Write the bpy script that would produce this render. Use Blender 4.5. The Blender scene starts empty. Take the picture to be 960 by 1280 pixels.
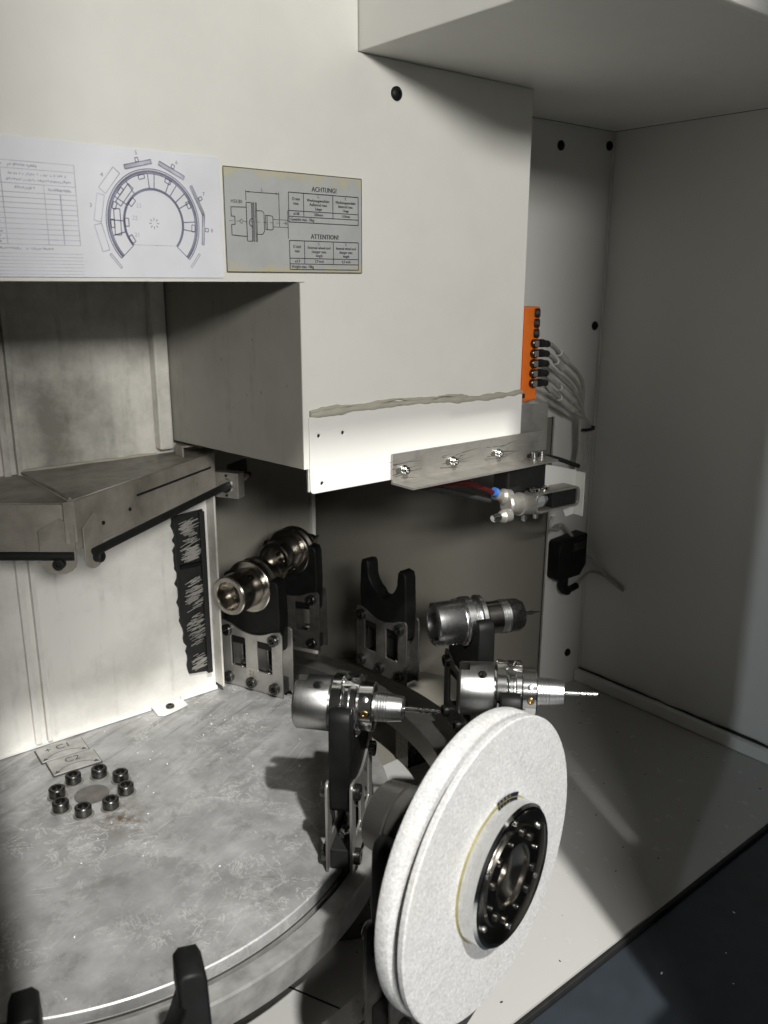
import bpy, bmesh, math, random
from mathutils import Vector, Matrix
random.seed(7)
scene = bpy.context.scene
COL = scene.collection
PI = math.pi
rad = math.radians

# ---------------------------------------------------------------- camera
cam_d = bpy.data.cameras.new('camera')
cam = bpy.data.objects.new('camera', cam_d)
COL.objects.link(cam)
scene.camera = cam
cam_d.sensor_fit = 'VERTICAL'
cam_d.sensor_height = 36.0
cam_d.sensor_width = 27.0
cam_d.lens = 1060.0 / 1280.0 * 36.0
cam_d.clip_start = 0.02
cam_d.clip_end = 60
cam.location = (0, 0, 0.72)
cam.rotation_mode = 'XYZ'
_p, _y, _r = rad(15.2), rad(39.5), rad(0.15)
fwd = Vector((math.sin(_y) * math.cos(_p), math.cos(_y) * math.cos(_p), -math.sin(_p)))
rgt = Vector((math.cos(_y), -math.sin(_y), 0))
upv = rgt.cross(fwd)
r2 = rgt * math.cos(_r) + upv * math.sin(_r)
u2 = -rgt * math.sin(_r) + upv * math.cos(_r)
cam.rotation_euler = Matrix((r2, u2, -fwd)).transposed().to_euler()
cam_d.dof.use_dof = True
cam_d.dof.focus_distance = 1.15
cam_d.dof.aperture_fstop = 8.0

# ---------------------------------------------------------------- light
world = bpy.data.worlds.new('World')
scene.world = world
world.use_nodes = True
bg = world.node_tree.nodes['Background']
bg.inputs[0].default_value = (0.80, 0.86, 0.95, 1)
bg.inputs[1].default_value = 0.01
scene.view_settings.view_transform = 'Standard'
scene.view_settings.look = 'None'
scene.view_settings.gamma = 1.0
scene.view_settings.use_curve_mapping = False
scene.view_settings.exposure = 0.0
scene.cycles.use_denoising = True


def lamp(name, kind, loc, target, power, color, **kw):
    d = bpy.data.lights.new(name, kind)
    d.energy = power
    d.color = color
    for k, v in kw.items():
        setattr(d, k, v)
    o = bpy.data.objects.new(name, d)
    COL.objects.link(o)
    o.location = loc
    dirv = Vector(target) - Vector(loc)
    o.rotation_euler = dirv.to_track_quat('-Z', 'Y').to_euler()
    return o


# ceiling lamp of the hall, shining steeply in through the door opening
lamp('hall_lamp', 'SPOT', (-0.74, -3.08, 5.25), (0.55, 0.85, 0.1), 2300, (1.0, 0.985, 0.95),
     spot_size=rad(40), spot_blend=0.2, shadow_soft_size=0.10)
# broad light of the hall behind the photographer, low in front of the machine
lamp('hall_window', 'AREA', (-0.45, -1.55, 1.40), (0.7, 0.9, 0.75), 56, (1.0, 0.985, 0.95),
     shape='RECTANGLE', size=0.60, size_y=0.30)

# dim cool light from the far side of the hall, slipping past the left jamb onto the right wall
lamp('hall_side_lamp', 'SPOT', (-2.05, -0.566, 1.05), (1.2, 0.55, 0.2), 60, (0.80, 0.92, 1.0),
     spot_size=rad(40), spot_blend=0.3, shadow_soft_size=0.02)

# ---------------------------------------------------------------- helpers


def tag(o, label=None, cat=None, group=None, kind=None):
    if label: o['label'] = label
    if cat: o['category'] = cat
    if group: o['group'] = group
    if kind: o['kind'] = kind
    return o


def obj(name, data, m=None, parent=None, loc=None, rot=None, smooth=None):
    if isinstance(data, bmesh.types.BMesh):
        me = bpy.data.meshes.new(name)
        bmesh.ops.recalc_face_normals(data, faces=data.faces)
        data.to_mesh(me)
        data.free()
    else:
        me = data
    o = bpy.data.objects.new(name, me)
    COL.objects.link(o)
    if m is not None:
        me.materials.clear()
        me.materials.append(m)
    if parent is not None: o.parent = parent
    if loc is not None: o.location = loc
    if rot is not None: o.rotation_euler = rot
    if smooth is not None:
        shade(me, smooth)
    return o


def shade(me, deg):
    for p in me.polygons: p.use_smooth = True
    a = me.attributes.get('sharp_edge') or me.attributes.new('sharp_edge', 'BOOLEAN', 'EDGE')
    bm = bmesh.new(); bm.from_mesh(me); bm.edges.ensure_lookup_table()
    lim = rad(deg)
    vals = [(len(e.link_faces) != 2) or e.calc_face_angle(0) > lim for e in bm.edges]
    bm.free()
    a.data.foreach_set('value', vals)


def thing(name, label, cat, loc=(0, 0, 0), rz=0, group=None):
    o = bpy.data.objects.new(name, None)
    COL.objects.link(o)
    o.location = loc
    o.rotation_euler = (0, 0, rz)
    o.empty_display_size = 0.03
    return tag(o, label, cat, group)


def add_box(bm, x0, x1, y0, y1, z0, z1, bev=0.0, M=None):
    b = bmesh.new()
    bmesh.ops.create_cube(b, size=1)
    for v in b.verts:
        v.co = Vector(((x0 + x1) / 2 + v.co.x * (x1 - x0), (y0 + y1) / 2 + v.co.y * (y1 - y0), (z0 + z1) / 2 + v.co.z * (z1 - z0)))
    if bev > 0:
        bmesh.ops.bevel(b, geom=b.edges[:], offset=bev, segments=2, affect='EDGES', profile=0.5)
    join(bm, b, M)
    return bm


def join(bm, b, M=None):
    if M is not None: bmesh.ops.transform(b, matrix=M, verts=b.verts)
    me = bpy.data.meshes.new('tmp')
    b.to_mesh(me); b.free()
    bm.from_mesh(me)
    bpy.data.meshes.remove(me)


def box(*a, **k):
    return add_box(bmesh.new(), *a, **k)


def add_lathe(bm, prof, n=48, M=None, close=True):
    """profile [(x, r)] revolved about the local X axis"""
    b = bmesh.new()
    rings = []
    for (x, r) in prof:
        if r < 1e-6:
            rings.append([b.verts.new((x, 0, 0))])
        else:
            rings.append([b.verts.new((x, r * math.cos(2 * PI * k / n), r * math.sin(2 * PI * k / n))) for k in range(n)])
    for A, B in zip(rings, rings[1:]):
        for k in range(n):
            q = [A[k % len(A)], A[(k + 1) % len(A)], B[(k + 1) % len(B)], B[k % len(B)]]
            q2 = []
            for v in q:
                if v not in q2: q2.append(v)
            if len(q2) > 2:
                try: b.faces.new(q2)
                except ValueError: pass
    if close:
        for R_ in (rings[0], rings[-1]):
            if len(R_) > 2:
                try: b.faces.new(R_)
                except ValueError: pass
    bmesh.ops.recalc_face_normals(b, faces=b.faces)
    join(bm, b, M)
    return bm


def lathe(prof, n=48, M=None, close=True):
    return add_lathe(bmesh.new(), prof, n, M, close)


ZUP = Matrix.Rotation(-PI / 2, 4, 'Y')       # local X axis -> +Z
YNEG = Matrix.Rotation(-PI / 2, 4, 'Z')      # local X axis -> -Y


def T(x, y, z): return Matrix.Translation((x, y, z))


def smooth_path(pts, sub=8):
    P = [Vector(p) for p in pts]
    out = []
    for i in range(len(P) - 1):
        p0 = P[i - 1] if i else P[0] * 2 - P[1]
        p1, p2 = P[i], P[i + 1]
        p3 = P[i + 2] if i + 2 < len(P) else P[-1] * 2 - P[-2]
        for s in range(sub):
            t = s / sub
            out.append(0.5 * ((2 * p1) + (p2 - p0) * t + (2 * p0 - 5 * p1 + 4 * p2 - p3) * t * t + (3 * p1 - p0 - 3 * p2 + p3) * t ** 3))
    out.append(P[-1])
    return out


def add_tube(bm, pts, r, n=10, sub=8, radii=None):
    P = smooth_path(pts, sub) if sub > 1 else [Vector(p) for p in pts]
    rings = []
    up = Vector((0.13, 0.31, 0.94)).normalized()
    for i, p in enumerate(P):
        t = (P[min(i + 1, len(P) - 1)] - P[max(i - 1, 0)]).normalized()
        a = t.cross(up)
        if a.length < 1e-4: a = t.cross(Vector((1, 0, 0)))
        a.normalize(); c = a.cross(t)
        rr = radii(i / (len(P) - 1)) if radii else r
        rings.append([bm.verts.new(p + rr * (math.cos(2 * PI * k / n) * a + math.sin(2 * PI * k / n) * c)) for k in range(n)])
    for A, B in zip(rings, rings[1:]):
        for k in range(n):
            bm.faces.new((A[k], A[(k + 1) % n], B[(k + 1) % n], B[k]))
    bm.faces.new(rings[0]); bm.faces.new(rings[-1])
    return bm


def tube(pts, r, n=10, sub=8, radii=None):
    return add_tube(bmesh.new(), pts, r, n, sub, radii)


def curve_mesh(loops, thick, bevel=0.0):
    """closed 2D outlines (first outer, others holes) -> solid mesh in XY, thickness along Z"""
    cu = bpy.data.curves.new('tmp', 'CURVE')
    cu.dimensions = '2D'; cu.fill_mode = 'BOTH'
    cu.extrude = max(thick / 2 - bevel, 1e-5)
    cu.bevel_depth = bevel; cu.bevel_resolution = 1
    cu.offset = -bevel
    for lp in loops:
        s = cu.splines.new('POLY')
        s.points.add(len(lp) - 1)
        for p, q in zip(s.points, lp): p.co = (q[0], q[1], 0, 1)
        s.use_cyclic_u = True
    o = bpy.data.objects.new('tmp', cu)
    COL.objects.link(o)
    dg = bpy.context.evaluated_depsgraph_get()
    dg.update()
    me = bpy.data.meshes.new_from_object(o.evaluated_get(dg))
    bpy.data.objects.remove(o); bpy.data.curves.remove(cu)
    return me


def text_mesh(body, size, align='CENTER', thick=0.00012, sx=1.0):
    cu = bpy.data.curves.new('tmp', 'FONT')
    cu.body = body; cu.size = size; cu.align_x = align; cu.align_y = 'CENTER'
    cu.extrude = thick; cu.resolution_u = 2
    o = bpy.data.objects.new('tmp', cu)
    COL.objects.link(o)
    dg = bpy.context.evaluated_depsgraph_get(); dg.update()
    me = bpy.data.meshes.new_from_object(o.evaluated_get(dg))
    bpy.data.objects.remove(o); bpy.data.curves.remove(cu)
    if sx != 1.0: me.transform(Matrix.Diagonal((sx, 1, 1, 1)))
    return me


def mesh_into(bm, me, M=None, free=True):
    if M is not None: me.transform(M)
    bm.from_mesh(me)
    if free: bpy.data.meshes.remove(me)


def circle(cx, cy, r, n=24, a0=0, a1=2 * PI):
    if a1 - a0 > 6.28: return [(cx + r * math.cos(2 * PI * k / n), cy + r * math.sin(2 * PI * k / n)) for k in range(n)]
    return [(cx + r * math.cos(a0 + (a1 - a0) * k / n), cy + r * math.sin(a0 + (a1 - a0) * k / n)) for k in range(n + 1)]


def rrect(x0, x1, y0, y1, r, n=5):
    out = []
    for cx, cy, a in ((x1 - r, y1 - r, 0), (x0 + r, y1 - r, PI / 2), (x0 + r, y0 + r, PI), (x1 - r, y0 + r, 1.5 * PI)):
        out += [(cx + r * math.cos(a + PI / 2 * k / n), cy + r * math.sin(a + PI / 2 * k / n)) for k in range(n + 1)]
    return out


def cut(me, cutters):
    """boolean difference, returns new mesh"""
    o = bpy.data.objects.new('tmp', me); COL.objects.link(o)
    cs = []
    for bm in cutters:
        m2 = bpy.data.meshes.new('tmpc'); bmesh.ops.recalc_face_normals(bm, faces=bm.faces); bm.to_mesh(m2); bm.free()
        c = bpy.data.objects.new('tmpc', m2); COL.objects.link(c); cs.append(c)
        md = o.modifiers.new('b', 'BOOLEAN'); md.operation = 'DIFFERENCE'; md.object = c; md.solver = 'EXACT'
    dg = bpy.context.evaluated_depsgraph_get(); dg.update()
    out = bpy.data.meshes.new_from_object(o.evaluated_get(dg))
    bpy.data.objects.remove(o)
    for c in cs:
        m2 = c.data; bpy.data.objects.remove(c); bpy.data.meshes.remove(m2)
    return out


def to_mesh(bm, name='m'):
    me = bpy.data.meshes.new(name)
    bmesh.ops.recalc_face_normals(bm, faces=bm.faces)
    bm.to_mesh(me); bm.free()
    return me


# XZ plane standing sheet: curve mesh (x, z) -> world with thickness along Y
STAND = Matrix(((1, 0, 0, 0), (0, 0, -1, 0), (0, 1, 0, 0), (0, 0, 0, 1)))   # (x,y,z)->(x,-z,y)
# YZ plane (y, z) -> thickness along X
RADIAL = Matrix(((0, 0, 1, 0), (1, 0, 0, 0), (0, 1, 0, 0), (0, 0, 0, 1)))   # (x,y,z)->(z,x,y)

# ---------------------------------------------------------------- materials


class NT:
    def __init__(s, name):
        s.m = bpy.data.materials.new(name); s.m.use_nodes = True
        s.t = s.m.node_tree; s.b = s.t.nodes['Principled BSDF']
        s.tc = s.t.nodes.new('ShaderNodeTexCoord')

    def n(s, kind, **kw):
        nd = s.t.nodes.new(kind)
        for k, v in kw.items():
            if k in nd.inputs: nd.inputs[k].default_value = v
            else: setattr(nd, k, v)
        return nd

    def l(s, a, b): s.t.links.new(a, b)

    def coords(s, scale=(1, 1, 1), rot=(0, 0, 0), loc=(0, 0, 0)):
        mp = s.n('ShaderNodeMapping')
        mp.inputs['Scale'].default_value = scale; mp.inputs['Rotation'].default_value = rot; mp.inputs['Location'].default_value = loc
        s.l(s.tc.outputs['Object'], mp.inputs['Vector'])
        return mp.outputs[0]

    def noise(s, scale, detail=4, rough=0.55, vec=None, dist=0.0):
        nd = s.n('ShaderNodeTexNoise'); nd.inputs['Scale'].default_value = scale; nd.inputs['Detail'].default_value = detail
        nd.inputs['Roughness'].default_value = rough; nd.inputs['Distortion'].default_value = dist
        s.l(vec if vec is not None else s.coords(), nd.inputs['Vector'])
        return nd.outputs['Fac']

    def ramp(s, fac, a, b, ca=(0, 0, 0, 1), cb=(1, 1, 1, 1)):
        r = s.n('ShaderNodeValToRGB')
        r.color_ramp.elements[0].position = a; r.color_ramp.elements[1].position = b
        r.color_ramp.elements[0].color = ca; r.color_ramp.elements[1].color = cb
        s.l(fac, r.inputs[0])
        return r.outputs[0]

    def mix(s, fac, a, b, mode='MIX'):
        m = s.n('ShaderNodeMix'); m.data_type = 'RGBA'; m.blend_type = mode
        for i, v in ((0, fac), (6, a), (7, b)):
            if isinstance(v, (int, float)): m.inputs[i].default_value = v
            elif isinstance(v, tuple): m.inputs[i].default_value = v if len(v) == 4 else (*v, 1)
            else: s.l(v, m.inputs[i])
        return m.outputs[2]

    def math(s, op, a, b=0.0):
        m = s.n('ShaderNodeMath'); m.operation = op
        for i, v in ((0, a), (1, b)):
            if isinstance(v, (int, float)): m.inputs[i].default_value = v
            else: s.l(v, m.inputs[i])
        return m.outputs[0]

    def bump(s, h, strength, dist=0.001):
        b = s.n('ShaderNodeBump'); b.inputs['Strength'].default_value = strength; b.inputs['Distance'].default_value = dist
        s.l(h, b.inputs['Height']); s.l(b.outputs[0], s.b.inputs['Normal'])

    def set(s, color=None, rough=None, metal=None, spec=None):
        for key, v in (('Base Color', color), ('Roughness', rough), ('Metallic', metal), ('Specular IOR Level', spec)):
            if v is None: continue
            if isinstance(v, (int, float)): s.b.inputs[key].default_value = v
            elif isinstance(v, tuple): s.b.inputs[key].default_value = v if len(v) == 4 else (*v, 1)
            else: s.l(v, s.b.inputs[key])
        return s.m


def plain(name, col, rough=0.5, metal=0.0, var=0.12, scale=60.0, bump=0.0, bscale=400.0, rvar=0.1):
    t = NT(name)
    f = t.noise(scale, 5)
    dark = tuple(c * (1 - var) for c in col); lite = tuple(min(1, c * (1 + var)) for c in col)
    t.set(color=t.mix(t.ramp(f, 0.3, 0.7), dark, lite), metal=metal)
    g = t.noise(scale * 2.3, 3)
    rr = t.n('ShaderNodeMapRange'); rr.inputs['To Min'].default_value = max(0, rough - rvar); rr.inputs['To Max'].default_value = rough + rvar
    t.l(g, rr.inputs['Value']); t.set(rough=rr.outputs[0])
    if bump: t.bump(t.noise(bscale, 3), bump, 0.0004)
    return t.m


def paint(name, col, rough=0.42, grime=0.3, streak=0.3, dirtcol=(0.12, 0.11, 0.09), speck=0.0, orange=0.06, depth=0.45, thr=(0.42, 0.78)):
    """enamelled sheet metal: cloudy dirt, vertical runs, specks, faint orange peel"""
    t = NT(name)
    cloud = t.ramp(t.noise(4.2, 7, 0.66), *thr)
    fine = t.ramp(t.noise(38, 5, 0.6), 0.35, 0.8)
    c = t.mix(t.math('MULTIPLY', cloud, grime), col, tuple((1 - depth) * a + depth * b for a, b in zip(col, dirtcol)))
    st = t.ramp(t.noise(14, 5, 0.65, vec=t.coords((3.5, 3.5, 0.22))), 0.55, 0.86)
    st = t.math('MULTIPLY', st, t.math('MULTIPLY', fine, streak))
    c = t.mix(st, c, dirtcol)
    if speck:
        v = t.n('ShaderNodeTexVoronoi'); v.inputs['Scale'].default_value = 48
        t.l(t.coords((1, 1, 0.55)), v.inputs['Vector'])
        sp = t.ramp(v.outputs['Distance'], 0.05, 0.11, (1, 1, 1, 1), (0, 0, 0, 1))
        pick = t.ramp(t.noise(21, 2), 0.47, 0.53)
        c = t.mix(t.math('MULTIPLY', t.math('MULTIPLY', sp, pick), speck), c, dirtcol)
    t.set(color=c)
    rr = t.n('ShaderNodeMapRange'); rr.inputs['To Min'].default_value = rough - 0.07; rr.inputs['To Max'].default_value = rough + 0.14
    t.l(fine, rr.inputs['Value']); t.set(rough=rr.outputs[0])
    if orange: t.bump(t.math('ADD', t.math('MULTIPLY', t.noise(260, 2), 0.35), t.math('MULTIPLY', t.noise(7, 3), 6.0)), orange, 0.0012)
    return t.m


def brushed(name, col, rough=0.3, axis=(1, 60, 60), var=0.25, metal=1.0, stain=0.0, bump=0.08, scale=30):
    t = NT(name)
    ln = t.noise(scale, 4, 0.6, vec=t.coords(axis))
    cl = t.noise(24, 5, 0.6)
    c = t.mix(t.ramp(ln, 0.25, 0.75), tuple(x * (1 - var) for x in col), tuple(min(1, x * (1 + var * 0.5)) for x in col))
    if stain: c = t.mix(t.math('MULTIPLY', t.ramp(cl, 0.5, 0.72), stain), c, (0.10, 0.085, 0.06))
    t.set(color=c, metal=metal)
    rr = t.n('ShaderNodeMapRange'); rr.inputs['To Min'].default_value = rough * 0.7; rr.inputs['To Max'].default_value = rough * 1.4
    t.l(cl, rr.inputs['Value']); t.set(rough=rr.outputs[0])
    t.bump(ln, bump, 0.0003)
    return t.m


def wheel_mat():
    t = NT('white_corundum')
    g = t.noise(360, 5, 0.8); h = t.noise(170, 4, 0.7); cl = t.noise(9, 4)
    c = t.mix(t.ramp(g, 0.33, 0.66), (0.37, 0.37, 0.37), (0.64, 0.64, 0.635))
    c = t.mix(t.math('MULTIPLY', t.ramp(h, 0.5, 0.75), 0.5), c, (0.34, 0.34, 0.335))
    md = t.noise(42, 5, 0.7)
    c = t.mix(t.math('MULTIPLY', t.ramp(md, 0.45, 0.75), 0.35), c, (0.36, 0.36, 0.355))
    c = t.mix(t.math('MULTIPLY', t.ramp(cl, 0.5, 0.8), 0.3), c, (0.54, 0.515, 0.43))
    t.set(color=c, rough=0.92, spec=0.2)
    t.bump(t.math('ADD', t.math('MULTIPLY', g, 0.5), h), 0.55, 0.0018)
    return t.m


def disc_mat():
    t = NT('worn_aluminium_disc')
    base = t.mix(t.ramp(t.noise(11, 6, 0.65), 0.3, 0.72), (0.32, 0.32, 0.315), (0.60, 0.60, 0.595))
    # dried coolant patches with paler rims
    v = t.noise(13, 7, 0.62, dist=1.1)
    rim = t.math('MULTIPLY', t.ramp(v, 0.565, 0.578), t.ramp(v, 0.578, 0.598, (1, 1, 1, 1), (0, 0, 0, 1)))
    zone = t.ramp(t.noise(3.1, 3, vec=t.coords(loc=(0.4, 0.23, 0))), 0.44, 0.62)
    base = t.mix(t.math('MULTIPLY', t.math('MULTIPLY', rim, zone), 0.5), base, (0.66, 0.66, 0.64))
    base = t.mix(t.math('MULTIPLY', t.ramp(v, 0.58, 0.72), 0.35), base, (0.28, 0.28, 0.265))
    sp = t.ramp(t.noise(95, 6, 0.7), 0.60, 0.70)
    base = t.mix(t.math('MULTIPLY', t.math('MULTIPLY', sp, zone), 0.8), base, (0.72, 0.72, 0.70))
    # scratches, three directions
    sc = None
    for ang, sx in ((0.35, 2.0), (0.55, 1.4), (-0.5, 2.4)):
        mp = t.n('ShaderNodeMapping'); mp.inputs['Rotation'].default_value = (0, 0, -ang)
        t.l(t.tc.outputs['Object'], mp.inputs['Vector'])
        mp2 = t.n('ShaderNodeMapping'); mp2.inputs['Scale'].default_value = (sx, 46, 1); mp2.inputs['Location'].default_value = (ang, 0, 0)
        t.l(mp.outputs[0], mp2.inputs['Vector'])
        s = t.ramp(t.noise(4.5, 3, 0.5, vec=mp2.outputs[0]), 0.64, 0.70)
        sc = s if sc is None else t.math('MAXIMUM', sc, s)
    sc = t.math('MULTIPLY', sc, t.ramp(t.noise(5, 3), 0.45, 0.6))
    base = t.mix(t.math('MULTIPLY', sc, 0.55), base, (0.78, 0.78, 0.77))
    wp_ = t.n('ShaderNodeMapping'); wp_.inputs['Rotation'].default_value = (0, 0, -0.42); t.l(t.tc.outputs['Object'], wp_.inputs['Vector'])
    wp2 = t.n('ShaderNodeMapping'); wp2.inputs['Scale'].default_value = (2.2, 22, 1); t.l(wp_.outputs[0], wp2.inputs['Vector'])
    wipe = t.noise(2.6, 6, 0.7, vec=wp2.outputs[0], dist=0.6)
    sxy = t.n('ShaderNodeSeparateXYZ'); t.l(t.tc.outputs['Object'], sxy.inputs[0])
    upper = t.ramp(t.math('ADD', sxy.outputs['Y'], t.math('MULTIPLY', t.noise(6, 4), 0.2)), 0.04, 0.16)
    wz = t.math('ADD', t.math('MULTIPLY', upper, 0.75), 0.15)
    base = t.mix(t.math('MULTIPLY', t.math('MULTIPLY', t.ramp(wipe, 0.50, 0.62), wz), 0.6), base, (0.17, 0.17, 0.165))
    base = t.mix(t.math('MULTIPLY', t.ramp(wipe, 0.30, 0.42, (1, 1, 1, 1), (0, 0, 0, 1)), t.math('MULTIPLY', wz, 0.6)), base, (0.66, 0.66, 0.65))
    cr = t.noise(30, 8, 0.72, dist=0.8, vec=t.coords(loc=(1.3, 0.4, 0)))
    crust = t.math('MULTIPLY', t.ramp(cr, 0.53, 0.545), t.ramp(cr, 0.55, 0.575, (1, 1, 1, 1), (0, 0, 0, 1)))
    base = t.mix(t.math('MULTIPLY', t.math('MULTIPLY', crust, t.ramp(t.noise(5.5, 4, vec=t.coords(loc=(0.2, 1.1, 0))), 0.47, 0.58)), 0.85), base, (0.80, 0.80, 0.78))
    base = t.mix(t.math('MULTIPLY', t.ramp(t.noise(17, 7, 0.7, vec=t.coords(loc=(2.0, 0.7, 0))), 0.55, 0.62), 0.35), base, (0.22, 0.215, 0.20))
    # rusty stain beside the bolt circle
    gr = t.n('ShaderNodeVectorMath'); gr.operation = 'DISTANCE'; gr.inputs[1].default_value = (0.012, -0.082, 0)
    t.l(t.tc.outputs['Object'], gr.inputs[0])
    near = t.ramp(gr.outputs['Value'], 0.0, 0.055, (1, 1, 1, 1), (0, 0, 0, 1))
    rust = t.math('MULTIPLY', near, t.ramp(t.noise(48, 6, 0.7), 0.42, 0.62))
    base = t.mix(t.math('MULTIPLY', rust, 1.0), base, (0.13, 0.075, 0.03))
    gr2 = t.n('ShaderNodeVectorMath'); gr2.operation = 'DISTANCE'; gr2.inputs[1].default_value = (0, 0, 0)
    t.l(t.tc.outputs['Object'], gr2.inputs[0])
    near2 = t.ramp(gr2.outputs['Value'], 0.05, 0.115, (1, 1, 1, 1), (0, 0, 0, 1))
    base = t.mix(t.math('MULTIPLY', t.math('MULTIPLY', near2, t.ramp(t.noise(30, 6, 0.7), 0.45, 0.65)), 0.55), base, (0.17, 0.155, 0.13))
    t.set(color=base, metal=0.55)
    rr = t.n('ShaderNodeMapRange'); rr.inputs['To Min'].default_value = 0.36; rr.inputs['To Max'].default_value = 0.68
    t.l(t.noise(22, 5), rr.inputs['Value']); t.set(rough=rr.outputs[0])
    t.bump(t.math('ADD', t.noise(150, 5, 0.65), t.math('MULTIPLY', sc, -0.6)), 0.25, 0.0006)
    return t.m


M = {
    'panel': paint('cream_enamel', (0.80, 0.79, 0.735), 0.40, grime=0.28, streak=0.0, orange=0.05),
    'plate': paint('white_enamel', (0.78, 0.77, 0.73), 0.38, grime=0.04, streak=0.0, orange=0.04),
    'wall': paint('grey_enamel', (0.78, 0.77, 0.735), 0.42, grime=0.10, streak=0.0, orange=0.05),
    'ceil': paint('ceiling_enamel', (0.74, 0.735, 0.69), 0.42, grime=0.08, streak=0.0, orange=0.05),
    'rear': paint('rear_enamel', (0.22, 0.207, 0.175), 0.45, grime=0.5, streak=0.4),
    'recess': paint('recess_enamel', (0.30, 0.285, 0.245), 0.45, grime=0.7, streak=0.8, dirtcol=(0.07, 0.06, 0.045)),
    'lower': paint('white_splash_guard', (0.86, 0.845, 0.80), 0.42, grime=0.8, streak=1.0, dirtcol=(0.14, 0.125, 0.09), depth=0.5, thr=(0.42, 0.70)),
    'dirty': paint('grimy_enamel', (0.72, 0.70, 0.64), 0.45, grime=1.0, streak=1.0, dirtcol=(0.09, 0.08, 0.06), depth=0.75, thr=(0.40, 0.66)),
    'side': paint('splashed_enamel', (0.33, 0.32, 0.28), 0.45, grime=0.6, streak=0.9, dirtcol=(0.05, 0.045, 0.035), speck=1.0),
    'gutter': paint('gutter_enamel', (0.36, 0.335, 0.29), 0.42, grime=1.0, streak=0.9, dirtcol=(0.05, 0.043, 0.03), speck=0.5, depth=0.8, thr=(0.38, 0.64)),
    'floor': paint('floor_enamel', (0.45, 0.445, 0.425), 0.20, grime=0.04, streak=0.0, speck=0.0, orange=0.03),
    'sill': plain('dark_blue_enamel', (0.026, 0.032, 0.040), 0.42, var=0.1, scale=30, bump=0.04),
    'black': plain('black_plastic', (0.007, 0.007, 0.007), 0.5, var=0.4, scale=40, bump=0.08, bscale=300),
    'rubber': plain('black_rubber', (0.010, 0.010, 0.010), 0.65, var=0.3),
    'oxide': plain('black_oxide_steel', (0.075, 0.074, 0.07), 0.28, metal=0.9, var=0.35, scale=120),
    'steel': brushed('turned_steel', (0.60, 0.60, 0.595), 0.27, axis=(60, 1, 1), var=0.3, bump=0.08),
    'satin': brushed('satin_steel', (0.36, 0.36, 0.35), 0.33, axis=(60, 1, 1), var=0.35, bump=0.12, stain=0.25),
    'warm': brushed('oiled_steel', (0.40, 0.375, 0.335), 0.22, axis=(60, 1, 1), var=0.35, bump=0.05),
    'bright': brushed('polished_steel', (0.74, 0.74, 0.73), 0.13, axis=(60, 1, 1), var=0.15, bump=0.03),
    'dark': brushed('dark_steel', (0.30, 0.285, 0.26), 0.20, axis=(60, 1, 1), var=0.3, bump=0.04),
    'grey': plain('grey_phosphated_steel', (0.115, 0.11, 0.10), 0.30, metal=0.6, var=0.15, scale=25),
    'sheet': brushed('stainless_sheet', (0.47, 0.45, 0.41), 0.34, axis=(1.5, 60, 60), var=0.2, stain=0.35, bump=0.06, metal=0.65),
    'hplate': brushed('holder_plate_steel', (0.42, 0.41, 0.385), 0.38, axis=(40, 40, 1.5), var=0.15, stain=0.35, bump=0.05, metal=0.7),
    'hshade': plain('shaded_plate_steel', (0.10, 0.096, 0.088), 0.42, metal=0.5, var=0.35, scale=45),  # outer holder plates: darker copy of the plate steel, deep shadow painted in
    'ring': plain('machined_ring', (0.40, 0.395, 0.38), 0.40, metal=0.5, var=0.3, scale=35, bump=0.08),
    'disc': disc_mat(),
    'wheel': wheel_mat(),
    'orange': plain('orange_plastic', (0.78, 0.17, 0.018), 0.42, var=0.08),
    'brass': plain('brass', (0.62, 0.40, 0.14), 0.28, metal=1.0, var=0.15),
    'cable': plain('grey_cable', (0.42, 0.41, 0.37), 0.5, var=0.12),
    'sleeve': plain('clear_sleeve', (0.62, 0.61, 0.57), 0.2, var=0.1),
    'blue': plain('blue_plastic', (0.05, 0.16, 0.50), 0.4),
    'red': plain('red_plastic', (0.05, 0.004, 0.004), 0.4),
    'navy': plain('navy_print', (0.004, 0.006, 0.022), 0.5),
    'yellow': plain('yellow_blotter', (0.26, 0.235, 0.09), 0.6, var=0.25),
    'bead': paint('sealant', (0.44, 0.42, 0.35), 0.5, grime=0.8, streak=0.2),
    'ink': plain('black_ink', (0.035, 0.035, 0.042), 0.5, var=0.2),
    'faint': plain('faded_blue_ink', (0.50, 0.51, 0.59), 0.5, var=0.35, scale=30),
    'fade2': plain('faded_dark_ink', (0.21, 0.215, 0.30), 0.5, var=0.35, scale=30),
    'bristle': plain('bristles', (0.35, 0.34, 0.31), 0.5, var=0.4, scale=20),
    'glassy': plain('lens', (0.55, 0.56, 0.56), 0.08, metal=0.6),
    'engr': plain('engraving', (0.06, 0.058, 0.05), 0.6),
}


def film_mat():
    t = NT('chart_film')
    c = t.mix(t.ramp(t.noise(9, 5), 0.4, 0.75), (0.86, 0.865, 0.90), (0.74, 0.75, 0.79))
    t.set(color=c, rough=0.28)
    return t.m


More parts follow.
